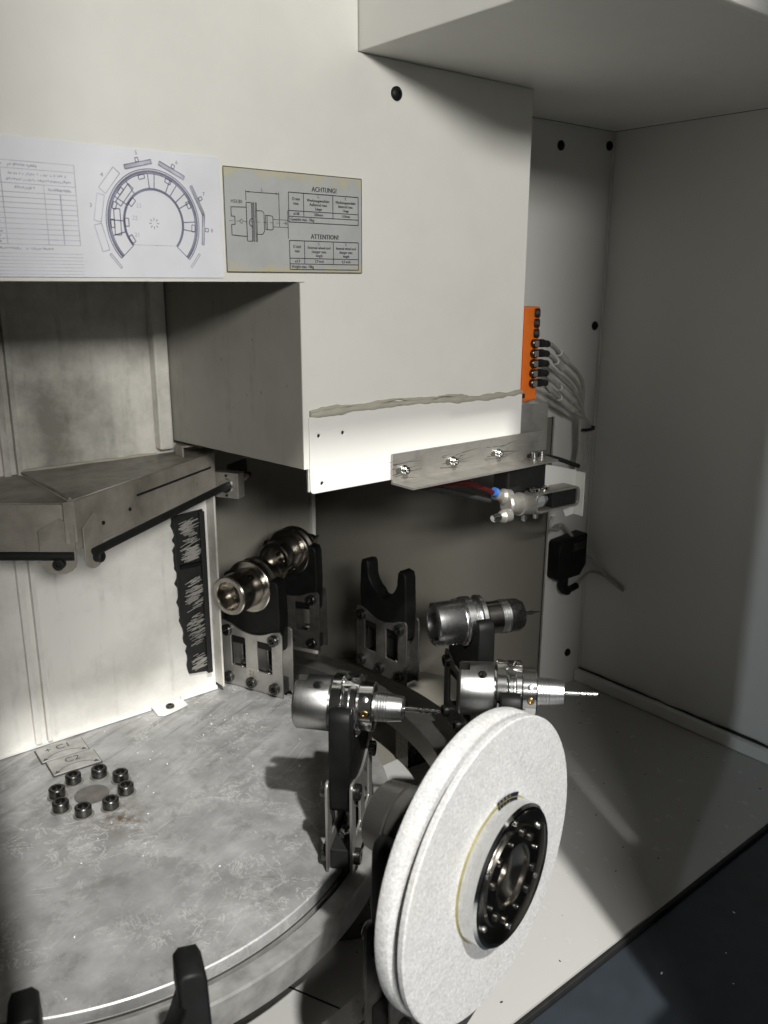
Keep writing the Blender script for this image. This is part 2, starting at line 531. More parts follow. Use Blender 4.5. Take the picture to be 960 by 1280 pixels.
def alu_sign_mat():
    t = NT('sign_aluminium')
    c = t.mix(t.ramp(t.noise(25, 5), 0.35, 0.7), (0.54, 0.555, 0.55), (0.61, 0.62, 0.605))
    # yellowed lacquer along the lower and upper edges
    sep = t.n('ShaderNodeSeparateXYZ'); t.l(t.tc.outputs['Object'], sep.inputs[0])
    d = t.math('ADD', t.math('ABSOLUTE', sep.outputs['Z']), t.math('MULTIPLY', t.math('SUBTRACT', t.noise(38, 5, vec=t.coords((1, 1, 1.6))), 0.5), 0.05))
    edge = t.ramp(d, 0.0485, 0.0545)
    c = t.mix(t.math('MULTIPLY', edge, 0.75), c, (0.66, 0.61, 0.40))
    t.set(color=c, rough=0.42, metal=0.25)
    return t.m


M['black'].node_tree.nodes['Principled BSDF'].inputs['Specular IOR Level'].default_value = 0.22
M['film'] = film_mat()
M['sign'] = alu_sign_mat()

# ================================================================ SETTING
CX, CY = 0.361, 1.103            # magazine axis


def struct(name, data, m, label=None):
    o = obj(name, data, m)
    return tag(o, label, None, None, 'structure')


def plug(parent, x, y, z, r=0.0085, axis='y', m='black'):
    """domed push-in plug with a socket, facing -Y"""
    b = lathe([(-0.001, r), (0.002, r), (0.0045, r * 0.72), (0.005, r * 0.3), (0.0032, r * 0.28), (0.0032, 0)], 20)
    bmesh.ops.transform(b, matrix=T(x, y, z) @ YNEG, verts=b.verts)
    return obj('plug', b, M[m], parent, smooth=40)


# back wall behind the disc
wb = struct('wall_back', box(-0.5, 0.664, 1.289, 1.30, 0.4405, 1.05), M['dirty'])
obj('lower_panel', box(-0.5, 0.664, 1.2885, 1.2995, -0.02, 0.4400), M['lower'], wb)
obj('seam_fold', box(0.340, 0.3495, 1.2790, 1.2885, 0.4405, 0.72, 0.001), M['dirty'], wb)
obj('seam_fold', box(0.340, 0.3495, 1.2790, 1.2880, 0.007, 0.4400, 0.001), M['lower'], wb)
obj('seam_fold', box(0.3585, 0.3655, 1.2770, 1.2885, 0.4405, 0.72, 0.001), M['dirty'], wb)
obj('seam_fold', box(0.3585, 0.3655, 1.2770, 1.2880, 0.007, 0.4400, 0.001), M['lower'], wb)
obj('foot_lip', box(-0.3, 0.535, 1.281, 1.2885, 0.0012, 0.006, 0.0008), M['plate'], wb)
obj('foot_lip', box(0.592, 0.6635, 1.2805, 1.2880, 0.0012, 0.008, 0.0008), M['plate'], wb)
obj('end_flange', box(0.6645, 0.668, 1.262, 1.300, 0.012, 0.40, 0.0008), M['dirty'], wb)
# corner strip in the recess
obj('corner_strip', box(0.578, 0.602, 1.268, 1.2885, 0.456, 0.74, 0.003), M['dirty'], wb)
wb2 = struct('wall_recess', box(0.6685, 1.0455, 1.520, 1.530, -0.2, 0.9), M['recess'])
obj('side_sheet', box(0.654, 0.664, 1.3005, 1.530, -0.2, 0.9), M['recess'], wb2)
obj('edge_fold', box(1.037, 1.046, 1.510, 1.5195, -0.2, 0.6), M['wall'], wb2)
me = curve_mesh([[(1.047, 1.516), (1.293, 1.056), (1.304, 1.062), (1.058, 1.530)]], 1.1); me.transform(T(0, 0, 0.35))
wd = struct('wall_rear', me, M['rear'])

# back wall on the right, with the cut-out the magazine turns through
outl = [(1.021, 0.47), (1.288, 0.47), (1.284, -0.20), (1.414, -0.20), (1.414, 0.989), (1.021, 0.989)]
me = curve_mesh([outl], 0.004); me.transform(T(0, 1.047, 0) @ STAND)
wr = struct('wall_back_right', me, M['wall'])
for (x, z) in ((1.262, 0.952), (1.400, 0.964), (1.392, 0.638), (1.372, -0.047), (1.385, 0.293)):
    plug(wr, x, 1.0448, z)
obj('corner_bead', tube([(1.4115, 1.0425, -0.09), (1.4115, 1.0425, 0.985)], 0.0022, 8, 1), M['ceil'], wr)
obj('ceiling_bead', tube([(1.03, 1.0425, 0.9868), (1.41, 1.0425, 0.9868)], 0.0018, 8, 1), M['ceil'], wr)
wrt = struct('wall_right', box(1.4145, 1.425, -0.05, 1.0445, -0.20, 0.989), M['wall'])
kb = bmesh.new()
pr = []
for k in range(40):
    y = 1.043 - k * 0.026
    pr.append((y, -0.094 + random.uniform(-0.0015, 0.0015)))
add_box(kb, 1.397, 1.4135, 0.03, 1.043, -0.119, -0.094, 0.002)
obj('kerb_strip', kb, M['wall'], wrt)
jb = bmesh.new()
ys = [1.04 - 0.02 * k for k in range(40)]
add_tube(jb, [(1.4105, y, -0.0925 + random.uniform(-0.001, 0.001)) for y in ys], 0.003, 6, 2,
         radii=lambda t: 0.0012 + 0.0028 * abs(math.sin(9 * t + 0.7)) * (0.3 + t))
obj('joint_gap', jb, M['rubber'], wrt)

# ceiling box
ce = struct('ceiling', box(0.70, 1.4135, 0.515, 1.0445, 0.9895, 1.45, 0.0015), M['ceil'])
obj('front_lip', box(0.705, 1.4135, 0.5005, 0.5145, 0.984, 1.02, 0.003), M['plate'], ce)

# floor sheet under the magazine
fl = struct('floor', box(-0.6, 1.4135, 0.5205, 1.0435, -0.130, -0.120), M['floor'])
obj('rear_sheet', box(-0.6, 2.1, 1.0437, 1.60, -0.1335, -0.1215), M['rear'], fl)
sl = struct('sill', box(-0.8, 1.60, -0.30, 0.5135, -0.30, -0.1235, 0.002), M['sill'])
obj('sealing_strip', box(-0.6, 1.4135, 0.5140, 0.5200, -0.140, -0.1165, 0.001), M['rubber'], sl)

# door frame of the machine around the opening (just outside the picture)
df = thing('door_frame', 'grey door frame with dark tinted window leaf around the machine opening', 'door frame', (0, 0.2, 0))
obj('header', box(-1.6, 1.75, -0.015, 0.015, 1.356, 2.9), M['wall'], df)
obj('jamb', box(-1.6, 0.030, -0.016, 0.014, -0.2995, 1.3555), M['wall'], df)
lf = obj('door_leaf', box(0.704, 0.810, -0.016, 0.014, -0.2995, 1.3555), M['wall'], df)
tg = NT('tinted_glass')
tb_ = tg.n('ShaderNodeBsdfTransparent'); tb_.inputs[0].default_value = (0.07, 0.07, 0.07, 1)
gb_ = tg.n('ShaderNodeBsdfGlossy'); gb_.inputs['Roughness'].default_value = 0.02
mx_ = tg.n('ShaderNodeMixShader'); mx_.inputs[0].default_value = 0.05
tg.l(tb_.outputs[0], mx_.inputs[1]); tg.l(gb_.outputs[0], mx_.inputs[2]); tg.l(mx_.outputs[0], tg.t.nodes['Material Output'].inputs[0])
obj('leaf_edge', box(0.8102, 0.8238, -0.012, 0.010, -0.2995, 0.50), M['wall'], lf)
obj('leaf_edge', box(0.8102, 0.8238, -0.012, 0.010, 0.82, 1.3555), M['wall'], lf)
obj('slit_narrower', box(0.8102, 0.8145, -0.012, 0.010, 0.5005, 0.8195), M['wall'], lf)  # added strip, out of view, narrows the slit to weaken the light streak
obj('fill_blocker', box(0.660, 0.7038, -0.012, 0.010, 0.0, 0.205), M['wall'], lf)  # added blocker, out of view, keeps the hall_window light off the floor
obj('window_pane', box(0.824, 1.75, -0.003, 0.003, -0.2995, 1.3555), tg.m, lf)

# ================================================================ GUARD PANEL
gp = thing('guard_panel', 'cream enamelled sheet metal guard with label plates and lower strip', 'guard panel', (0.8, 0.899, 0.45))


def rel(o, p):          # keep world coordinates when parenting to an unrotated empty
    o.parent = p
    o.location = Vector(o.location) - Vector(p.location)
    return o


outl = [(-0.6, 0.7195), (0.6125, 0.7195), (0.6125, 0.452), (1.0195, 0.452), (1.0195, 0.9888), (0.6985, 0.9888), (0.6985, 1.5), (-0.6, 1.5)]
me = curve_mesh([outl], 0.004, 0.0008); me.transform(T(0, 0.901, 0) @ STAND)
rel(obj('front_sheet', me, M['panel']), gp)
rel(obj('side_return', box(1.0165, 1.0195, 0.9035, 1.0445, 0.47, 0.9888), M['panel']), gp)
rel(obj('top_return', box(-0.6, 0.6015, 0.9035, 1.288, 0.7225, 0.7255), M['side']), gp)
me = curve_mesh([rrect(0.6135, 1.0205, 0.4495, 0.553, 0.006), circle(0.628, 0.526, 0.0026, 14), circle(0.667, 0.526, 0.0026, 14), circle(0.632, 0.462, 0.0026, 14)], 0.003, 0.0006)
me.transform(T(0, 0.8970, 0) @ STAND)
rel(obj('lower_strip', me, M['plate']), gp)
for (x, z) in ((0.628, 0.526), (0.667, 0.526), (0.632, 0.462)):
    b = lathe([(0, 0.0024), (0.0012, 0.0024), (0.0012, 0.0012), (0.0002, 0.001), (0.0002, 0)], 12)
    bmesh.ops.transform(b, matrix=T(x, 0.8985, z) @ YNEG, verts=b.verts)
    rel(obj('hole_plug', b, M['rubber']), gp)
# smeared sealant bead along the lower strip
bb = bmesh.new()
N = 64
path = []
for k in range(N + 1):
    t = k / N
    path.append((0.6155 + 0.404 * t, 0.8978, 0.5545 + 0.0035 * math.sin(5.2 * t + 0.4) * math.sin(2.1 * t) + random.uniform(-0.0007, 0.0007)))
add_tube(bb, path, 0.004, 10, 2, radii=lambda t: 0.0028 + 0.0022 * abs(math.sin(17 * t) * math.sin(5 * t + 1)) + 0.0012 * math.sin(41 * t) ** 2)
add_tube(bb, [(p[0], p[1] - 0.0002, p[2] + 0.005 + 0.0015 * math.sin(p[0] * 60)) for p in path[:46]], 0.002, 8, 2, radii=lambda t: 0.0010 + 0.0016 * abs(math.sin(11 * t + 0.5)))
for v in bb.verts: v.co.y -= 0.0006 + random.uniform(0, 0.0004)
rel(obj('sealant_bead', bb, M['bead'], smooth=60), gp)
p_ = plug(None, 0.759, 0.8985, 0.950, 0.0085); rel(p_, gp)

# side sheet of the recess
ss = thing('recess_side_sheet', 'dirty grey side sheet of the recess with coolant splashes', 'side sheet', (0.607, 1.09, 0.478))
b = bmesh.new()
co = [(0.8965, 0.4845), (1.2885, 0.4690), (1.2885, 0.7190), (0.8965, 0.7190)]
for sgn in (0.603, 0.611):
    pass
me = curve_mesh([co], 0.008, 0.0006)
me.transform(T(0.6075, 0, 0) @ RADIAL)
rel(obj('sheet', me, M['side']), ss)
rel(obj('front_edge', box(0.6034, 0.6116, 0.8945, 0.8962, 0.4845, 0.7185), M['panel']), ss)

# ================================================================ SIGNS
SM = T(0, 0, 0)


class Print:
    """flat print drawn as hair-thin geometry on a plane facing -Y (x right, z up)"""
    def __init__(s, y): s.bm = bmesh.new(); s.y = y

    def line(s, x0, z0, x1, z1, w=0.0006):
        a = Vector((x0, z0)); b = Vector((x1, z1)); d = (b - a)
        if d.length < 1e-7: return
        n = Vector((-d.y, d.x)).normalized() * w / 2
        q = [a + n, b + n, b - n, a - n]
        s.bm.faces.new([s.bm.verts.new((p.x, s.y, p.y)) for p in q])

    def poly(s, pts, w=0.0006, closed=False):
        P = list(pts) + ([pts[0]] if closed else [])
        for a, b in zip(P, P[1:]): s.line(*a, *b, w)

    def rect(s, x0, x1, z0, z1, w=0.0009): s.poly([(x0, z0), (x1, z0), (x1, z1), (x0, z1)], w, True)

    def fill(s, pts): s.bm.faces.new([s.bm.verts.new((p[0], s.y, p[1])) for p in pts])

    def text(s, body, x, z, size, align='CENTER', sx=1.0, bold=False):
        me = text_mesh(body, size, align, 0.00002, sx)
        me.transform(T(x, s.y, z) @ STAND); s.bm.from_mesh(me); bpy.data.meshes.remove(me)
        if bold:
            me = text_mesh(body, size, align, 0.00002, sx)
            me.transform(T(x + size * 0.05, s.y - 0.00003, z) @ STAND); s.bm.from_mesh(me); bpy.data.meshes.remove(me)


# --- warning plate
wp = thing('warning_plate', 'grey aluminium warning plate headed ACHTUNG and ATTENTION with tool drawing', 'sign', (0.603, 0.8985, 0.787))
me = curve_mesh([rrect(-0.0985, 0.0985, -0.057, 0.0575, 0.002)], 0.0014, 0.0003); me.transform(T(0, -0.0009, 0) @ STAND)
obj('plate', me, M['sign'], wp)
pf = Print(-0.00175)
pf.rect(-0.098, 0.098, -0.0565, 0.057, 0.0011)
obj('border', pf.bm, plain('tarnished_edge', (0.13, 0.12, 0.095), 0.5, metal=0.3), wp)
p = Print(-0.0019)
# local frame: x -.0985...0985, z -.057...0575 ; tables sit on the right half
tx0, tx1, c1, c2 = -0.012, 0.0925, 0.0095, 0.053
for zt, head, rows in ((0.035, 'ACHTUNG!', ('D mm\nmax.', 'L\nWerkzeugwechsler\nAu\u00dfenrad max.\nL\u00e4nge', 'L\nWerkzeugwechsler\nInnenrad max.\nL\u00e4nge', '\u00f8100', '200mm', '110mm', 'Gewicht max. 10kg')),
                       (-0.0195, 'ATTENTION!', ('D inch\nmax', 'L\nExternal wheel tool\nchanger max.\nlength', 'L\nInternal wheel tool\nchanger max.\nlength', '\u00f83.9', '7,9 inch', '4,3 inch', 'Weight max. 10kg'))):
    zb = zt - 0.0335
    z1, z2 = zt - 0.0205, zt - 0.0270
    p.rect(tx0, tx1, zb, zt, 0.0010)
    p.line(tx0, z1, tx1, z1, 0.0009); p.line(tx0, z2, tx1, z2, 0.0009)
    p.line(c1, z2, c1, zt, 0.0009); p.line(c2, z2, c2, zt, 0.0009)
    p.text(head, (tx0 + tx1) / 2, zt + 0.0052, 0.0078, sx=0.92, bold=True)
    p.text(rows[0], (tx0 + c1) / 2, zt - 0.0095, 0.0050, sx=0.85, bold=True)
    p.text(rows[1], (c1 + c2) / 2, zt - 0.0100, 0.0047, sx=0.92, bold=True)
    p.text(rows[2], (c2 + tx1) / 2, zt - 0.0100, 0.0047, sx=0.86, bold=True)
    p.text(rows[3], (tx0 + c1) / 2, (z1 + z2) / 2, 0.0047, sx=0.9, bold=True)
    p.text(rows[4], (c1 + c2) / 2, (z1 + z2) / 2, 0.0047, sx=0.95, bold=True)
    p.text(rows[5], (c2 + tx1) / 2, (z1 + z2) / 2, 0.0047, sx=0.95, bold=True)
    p.text(rows[6], tx0 + 0.002, (z2 + zb) / 2, 0.0048, 'LEFT', sx=0.92, bold=True)
obj('printed_tables', p.bm, M['ink'], wp)
p = Print(-0.0019)
# tool drawing
zc = -0.0005
hs = [(-0.090, zc + 0.015), (-0.090, zc + 0.005), (-0.0855, zc + 0.005), (-0.0855, zc - 0.004), (-0.090, zc - 0.004), (-0.090, zc - 0.0155), (-0.070, zc - 0.0165), (-0.070, zc + 0.0155)]
p.poly(hs, 0.0009, True)
for (x0, x1, h) in ((-0.070, -0.063, 0.0215), (-0.0615, -0.060, 0.0215), (-0.058, -0.0565, 0.0215)):
    p.rect(x0, x1, zc - h, zc + h * 0.97, 0.0009)
p.poly([(-0.0565, zc + 0.0125), (-0.049, zc + 0.0125), (-0.0465, zc + 0.010), (-0.0465, zc - 0.010), (-0.049, zc - 0.0135), (-0.0565, zc - 0.0135)], 0.0009)
p.rect(-0.0445, -0.0425, zc - 0.008, zc + 0.008); p.poly([(-0.0425, zc + 0.008), (-0.0355, zc + 0.0075), (-0.0345, zc + 0.0055), (-0.0345, zc - 0.0065), (-0.0355, zc - 0.008), (-0.0425, zc - 0.008)], 0.0009)
p.line(-0.0345, zc + 0.0038, -0.0135, zc + 0.0038); p.line(-0.0345, zc - 0.0045, -0.0135, zc - 0.0045)
p.poly(circle(-0.062, zc - 0.001, 0.0045, 16, PI / 2, 1.5 * PI), 0.0009)
p.poly([(-0.077, zc + 0.0025), (-0.0745, zc), (-0.077, zc - 0.0025), (-0.0795, zc)], 0.0005, True)
for k in range(9): p.line(-0.093 + k * 0.009, zc, -0.0875 + k * 0.009, zc, 0.0004)
p.line(-0.070, zc + 0.023, -0.070, zc + 0.034, 0.0008); p.line(-0.0255, zc - 0.004, -0.0255, zc + 0.034, 0.0008)
p.line(-0.070, zc + 0.0325, -0.0255, zc + 0.0325, 0.0008)
p.fill([(-0.070, zc + 0.0325), (-0.066, zc + 0.0335), (-0.066, zc + 0.0315)]); p.fill([(-0.0255, zc + 0.0325), (-0.0295, zc + 0.0315), (-0.0295, zc + 0.0335)])
p.line(-0.0135, zc + 0.015, -0.0135, zc - 0.017, 0.0009)
p.text('L', -0.048, zc + 0.0355, 0.0050); p.text('D', -0.0160, zc, 0.0044)
p.text('HSK80', -0.0825, zc + 0.021, 0.0056, sx=0.95)
obj('printed_drawing', p.bm, M['ink'], wp)

# --- chart of the magazine
cs = thing('magazine_chart', 'pale translucent chart sheet with ring shaped magazine plan and table', 'sign', (0.300, 0.8985, 0.788))
me = curve_mesh([rrect(-0.22, 0.2005, -0.0645, 0.0650, 0.002)], 0.0012, 0.0003); me.transform(T(0, -0.0009, 0) @ STAND)
obj('sheet', me, M['film'], cs)
pd = Print(-0.00165); pf = Print(-0.0016)
# table, faded
bx0, bx1 = -0.110, 0.037
zz = [0.043, 0.036, 0.0225, 0.0145] + [0.0145 - 0.0048 * k for k in range(1, 11)]
for z in zz: pf.line(bx0, z, bx1, z, 0.0006)
for k in range(7): pf.line(bx0, -0.042 - 0.0055 * k * 0.6, bx1 + 0.002, -0.042 - 0.0055 * k * 0.6, 0.0004)
pf.line(bx1, 0.043, bx1, -0.0335, 0.0008); pf.line(-0.034, 0.036, -0.034, -0.0335, 0.0008); pf.line(0.0055, 0.0225, 0.0055, -0.0335, 0.0006); pf.line(0.021, 0.0145, 0.021, -0.0335, 0.0012)


def scribble(P, x0, x1, z, h=0.0022):
    x = x0 - 0.017; x1 -= 0.017
    while x < x1:
        w = random.uniform(0.0010, 0.0022)
        P.line(x, z + random.uniform(-h, h) * 0.4, x + w * 0.8, z + random.uniform(-h, h) * 0.4, random.uniform(h * 0.45, h))
        x += w + (0.0016 if random.random() < 0.14 else 0.0003)


scribble(pf, -0.042, -0.017, 0.0395, 0.003); scribble(pf, -0.010, 0.019, 0.0393, 0.0028)
scribble(pf, -0.010, 0.046, 0.0315); scribble(pf, -0.012, 0.049, 0.0262)
scribble(pf, -0.055, -0.026, 0.032); scribble(pf, -0.044, -0.031, 0.0268); scribble(pf, -0.046, -0.029, 0.0215)
scribble(pf, -0.005, 0.013, 0.0187, 0.003); scribble(pf, 0.027, 0.050, 0.0187, 0.003)
for k in range(10):
    scribble(pd if k < 7 else pf, -0.050, -0.036, 0.012 - 0.0048 * k, 0.0036); scribble(pf, -0.034, -0.022, 0.012 - 0.0048 * k, 0.0022)
scribble(pf, -0.028, -0.006, -0.0375); scribble(pf, 0.000, 0.026, -0.0375)
# magazine plan
ox, oz = 0.1190, -0.0085
s = 0.0008
A0, A1 = rad(-42), rad(222)
for r, w in ((0.0350, 0.0017), (0.0337, 0.0010), (0.0545, 0.0010), (0.0520, 0.0024), (0.0500, 0.0011)):
    pd.poly([(ox + r * math.cos(a) * 0.97, oz + r * math.sin(a)) for a in [A0 + (A1 - A0) * k / 60 for k in range(61)]], w)
for a in (-42, 222):
    c_, s_ = math.cos(rad(a)) * 0.97, math.sin(rad(a)); pd.line(ox + 0.035 * c_, oz + 0.035 * s_, ox + 0.0545 * c_, oz + 0.0545 * s_, 0.0008)
for a in (-8, 4, 28, 40, 54, 64, 86, 95, 126, 150, 178, 196):
    c_, s_ = math.cos(rad(a)) * 0.97, math.sin(rad(a)); pd.line(ox + 0.035 * c_, oz + 0.035 * s_, ox + 0.050 * c_, oz + 0.050 * s_, 0.0011)


def rot_rect(P, a, r, w, h, lw=0.0010, filled=False):
    c_, s_ = math.cos(rad(a)), math.sin(rad(a))
    q = []
    for u, v in ((-w, -h), (w, -h), (w, h), (-w, h)):
        q.append((ox + ((r + v / 1) * c_ - u * s_) * 0.97, oz + (r + v) * s_ + u * c_))
    if filled: P.fill(q)
    else: P.poly(q, lw, True)


for a, r, w, h, fl_ in ((-4, 0.0600, 0.016, 0.0015, 1), (26, 0.0600, 0.016, 0.0016, 1), (66, 0.0600, 0.016, 0.0022, 1), (104, 0.0600, 0.016, 0.0022, 1),
                        (140, 0.0625, 0.0135, 0.0045, 0), (168, 0.0625, 0.0135, 0.0040, 0), (195, 0.0625, 0.0135, 0.0040, 0), (220, 0.061, 0.009, 0.001, 0), (-38, 0.061, 0.009, 0.001, 0),
                        (140, 0.0420, 0.012, 0.0035, 0), (180, 0.0420, 0.013, 0.0035, 0), (140, 0.0475, 0.0035, 0.002, 0), (160, 0.047, 0.0035, 0.002, 0), (182, 0.0475, 0.004, 0.002, 0)):
    rot_rect(pf if r > 0.058 else pd, a, r, w, h)
    if fl_: rot_rect(pf, a, r, w, h, filled=True)
for a in (-4, 26, 66, 104): rot_rect(pd, a, 0.0645, 0.0017, 0.002); rot_rect(pd, a, 0.0475, 0.0035, 0.002)
for a in (140, 180, 212): rot_rect(pd, a, 0.0315, 0.004, 0.0022)
for k in range(8): rot_rect(pd, k * 45, 0.0045, 0.0004, 0.0013, filled=True)
for body, a, r in (('8', -4, 0.0710), ('7', 28, 0.0705), ('6', 64, 0.0705), ('5', 103, 0.0710), ('4', 141, 0.0715), ('3', 168, 0.0715)):
    pd.text(body, ox + r * math.cos(rad(a)) * 0.97, oz + r * math.sin(rad(a)), 0.0058)
for body, a, r in (('23', 133, 0.0235), ('22', 168, 0.022), ('21', 212, 0.0235)):
    pf.text(body, ox + r * math.cos(rad(a)), oz + r * math.sin(rad(a)), 0.0062)
pf.line(ox - 0.035 * 0.74, oz - 0.0225, ox + 0.035 * 0.74, oz - 0.0225, 0.0005)
obj('printed_plan', pd.bm, M['fade2'], cs)
obj('printed_table', pf.bm, M['faint'], cs)

# ================================================================ MAGAZINE DISC
disc = thing('magazine_disc', 'round worn aluminium magazine disc with ring of eight bolts', 'disc', (CX, CY, 0))
SEG = 180
prof = [(-0.060, 0.0), (-0.060, 0.380), (-0.052, 0.432), (-0.014, 0.434), (-0.0105, 0.4325), (-0.0105, 0.4105), (-0.0120, 0.4090), (-0.0260, 0.4085), (-0.0260, 0.3985), (-0.0145, 0.3972)]
obj('rim', lathe(prof + [(-0.0145, 0.30), (-0.05, 0.30)], SEG, ZUP, close=False), M['ring'], disc, smooth=25)
obj('groove', lathe([(-0.0238, 0.4080), (-0.0238, 0.3990)], SEG, ZUP, close=False), M['engr'], disc)
obj('groove_wall', lathe([(-0.0236, 0.3976), (-0.0150, 0.3976)], SEG, ZUP, close=False), M['engr'], disc)
obj('top', lathe([(-0.0144, 0.3968), (-0.0015, 0.3962), (0.0, 0.3945), (0.0, 0.2), (0.0, 0.06), (0.0, 0.0)], SEG, ZUP, close=False), M['disc'], disc, smooth=25)
obj('hub_cap', lathe([(-0.001, 0.0245), (0.0006, 0.0245), (0.0009, 0.0235), (0.0009, 0)], 32, ZUP), plain('hub_cap_steel', (0.18, 0.17, 0.155), 0.45, metal=0.5, var=0.25), disc)
for k in range(8):
    a = rad(11 + 45 * k); x, y = 0.0485 * math.cos(a), 0.0485 * math.sin(a)
    o = obj('bolt', lathe([(0.0, 0.0112), (0.0003, 0.0115), (0.0115, 0.0115), (0.0128, 0.0102), (0.0128, 0.0068), (0.0068, 0.0064), (0.0068, 0)], 28, ZUP), M['oxide'], disc, (x, y, 0.0016), smooth=35)
    obj('washer', lathe([(0.0, 0.0145), (0.0014, 0.0140), (0.0014, 0.0)], 24, ZUP), plain('washer_scale', (0.20, 0.19, 0.17), 0.55, metal=0.4, var=0.4) if k == 0 else bpy.data.materials['washer_scale'], o, (0, 0, -0.0015))
for body, x, y in (('+ C1', 0.008, 0.146), ('C2', 0.010, 0.099)):
    pl = obj('axis_plate', curve_mesh([rrect(-0.0355, 0.0355, -0.0218, 0.0218, 0.001)], 0.0022, 0.0004), M['ring'], disc, (x, y, 0.0022), (0, 0, rad(-4)))
    obj('shadow_dirt_edge', curve_mesh([rrect(-0.0372, 0.0372, -0.0234, 0.0234, 0.002)], 0.0010), M['engr'], pl, (0, 0, -0.0016))  # dark underlay draws the plate's shadow outline and dirt border
    b = bmesh.new()
    mesh_into(b, text_mesh(body, 0.020, 'CENTER', 0.00005), T(-0.004 if '+' in body else 0.0, 0.009, 0))
    for (q0, q1) in zip(circle(0, -0.045, 0.040, 14, rad(45), rad(135)), circle(0, -0.045, 0.040, 14, rad(45), rad(135))[1:]):
        d = Vector((q1[0] - q0[0], q1[1] - q0[1])); n_ = Vector((-d.y, d.x)).normalized() * 0.0006
        b.faces.new([b.verts.new((q[0] + sg * n_.x, q[1] + sg * n_.y, 0.00003)) for q, sg in ((q0, 1), (q1, 1), (q1, -1), (q0, -1))])
    for sx in (-1, 1):
        b.faces.new([b.verts.new((sx * u, v, 0.00004)) for u, v in ((0.034, -0.0205), (0.025, -0.0185), (0.0295, -0.0120))])
    obj('engraving', b, M['engr'], pl, (0, 0, 0.00118))
ft = obj('chips', bmesh.new(), M['plate'], disc)
b = bmesh.new()
for k in range(46):
    r, a = random.uniform(0.07, 0.38), rad(random.uniform(-130, 80))
    sz = random.uniform(0.0005, 0.0013)
    add_box(b, -sz, sz, -sz * 0.6, sz * 0.6, 0, sz * 0.7, 0, T(r * math.cos(a), r * math.sin(a), 0.0001) @ Matrix.Rotation(random.uniform(0, PI), 4, 'Z'))
b.to_mesh(ft.data); b.free(); ft['kind'] = 'stuff'

# white tab bolted on the disc edge of the wall
tb = thing('mounting_tab', 'small white bolted tab at the foot of the back wall', 'tab', (0.563, 1.268, 0.0008))
obj('tab_sheet', curve_mesh([[(-0.028, -0.013), (-0.020, -0.020), (0.028, -0.012), (0.030, 0.012), (0.026, 0.0195), (-0.026, 0.0195)]], 0.0035, 0.0006), M['plate'], tb, (0, 0, 0.0019))
obj('bolt', lathe([(0, 0.0075), (0.003, 0.0075), (0.0042, 0.0062), (0.0042, 0.003), (0.002, 0.0028), (0.002, 0)], 20, ZUP), M['oxide'], tb, (0, -0.001, 0.0037), smooth=35)

# outer magazine ring
ringo = thing('outer_ring', 'grey machined outer ring carrying the outer tool holders', 'ring', (CX, CY, -0.03))
b = bmesh.new()
a0, a1, n = rad(-150), rad(62), 110
prev = None
for k in range(n + 1):
    a = a0 + (a1 - a0) * k / n
    vs = [b.verts.new((r * math.cos(a), r * math.sin(a), z)) for r, z in ((0.525, -0.022), (0.525, 0.0185), (0.5265, 0.020), (0.5535, 0.020), (0.555, 0.0185), (0.555, 0.0), (0.617, 0.0), (0.618, -0.022))]
    if prev:
        for i in range(8): b.faces.new((prev[i], prev[(i + 1) % 8], vs[(i + 1) % 8], vs[i]))
    prev = vs
obj('ring_body', b, M['grey'], ringo, smooth=25)
for a in (-130, -92, -60, -33, -8, 15, 45):
    obj('support', box(0.535, 0.60, -0.02, 0.02, -0.0895, -0.0222), M['oxide'], ringo, rot=(0, 0, rad(a)))
# cross bar between disc and ring
cb = thing('cross_bar', 'flat dark bar on the floor beside the grinding wheel', 'bar', (0.56, 0.76, -0.119), rad(-30))
obj('bar', box(-0.075, 0.14, -0.012, 0.012, 0.0, 0.055, 0.002), M['grey'], cb)

# ================================================================ TOOL HOLDERS


def arc_pts(cx, cy, r, a0, a1, n): return [(cx + r * math.cos(rad(a0 + (a1 - a0) * k / n)), cy + r * math.sin(rad(a0 + (a1 - a0) * k / n))) for k in range(n + 1)]


fork_out = [(-0.058, 0.084), (0.058, 0.084), (0.060, 0.090), (0.0625, 0.150), (0.0605, 0.206), (0.0570, 0.216), (0.045, 0.2185), (0.0405, 0.213), (0.0385, 0.196)] \
    + arc_pts(0, 0.200, 0.0395, -12, -65, 8) + [(0.010, 0.156), (-0.010, 0.156)] + arc_pts(0, 0.200, 0.0395, -115, -168, 8) + [(-0.0385, 0.196), (-0.0405, 0.213), (-0.045, 0.2185), (-0.0570, 0.216), (-0.0605, 0.206), (-0.0625, 0.150), (-0.060, 0.090)]
fork_me = curve_mesh([fork_out], 0.027, 0.0022); fork_me.transform(RADIAL)
top_arc = [(0.068, 0.120), (0.064, 0.1255), (0.046, 0.1215)] + arc_pts(0, 0.200, 0.0905, -62, -118, 12) + [(-0.046, 0.1215), (-0.064, 0.1255), (-0.068, 0.120)]
wide_out = [(-0.070, 0.084), (0.070, 0.084), (0.074, 0.100), (0.0755, 0.150), (0.0735, 0.209), (0.0700, 0.2175), (0.0550, 0.2185), (0.0505, 0.213), (0.0500, 0.190), (0.0530, 0.186), (0.046, 0.165)] \
    + arc_pts(0, 0.172, 0.0455, -18, -162, 14) + [(-0.046, 0.165), (-0.0530, 0.186), (-0.0500, 0.190), (-0.0505, 0.213), (-0.0550, 0.2185), (-0.0700, 0.2175), (-0.0735, 0.209), (-0.0755, 0.150), (-0.074, 0.100)]
wide_me = curve_mesh([wide_out], 0.035, 0.0026); wide_me.transform(RADIAL); wide_me.materials.append(M['black'])
plate_out = [(-0.068, 0.001), (0.068, 0.001)] + top_arc
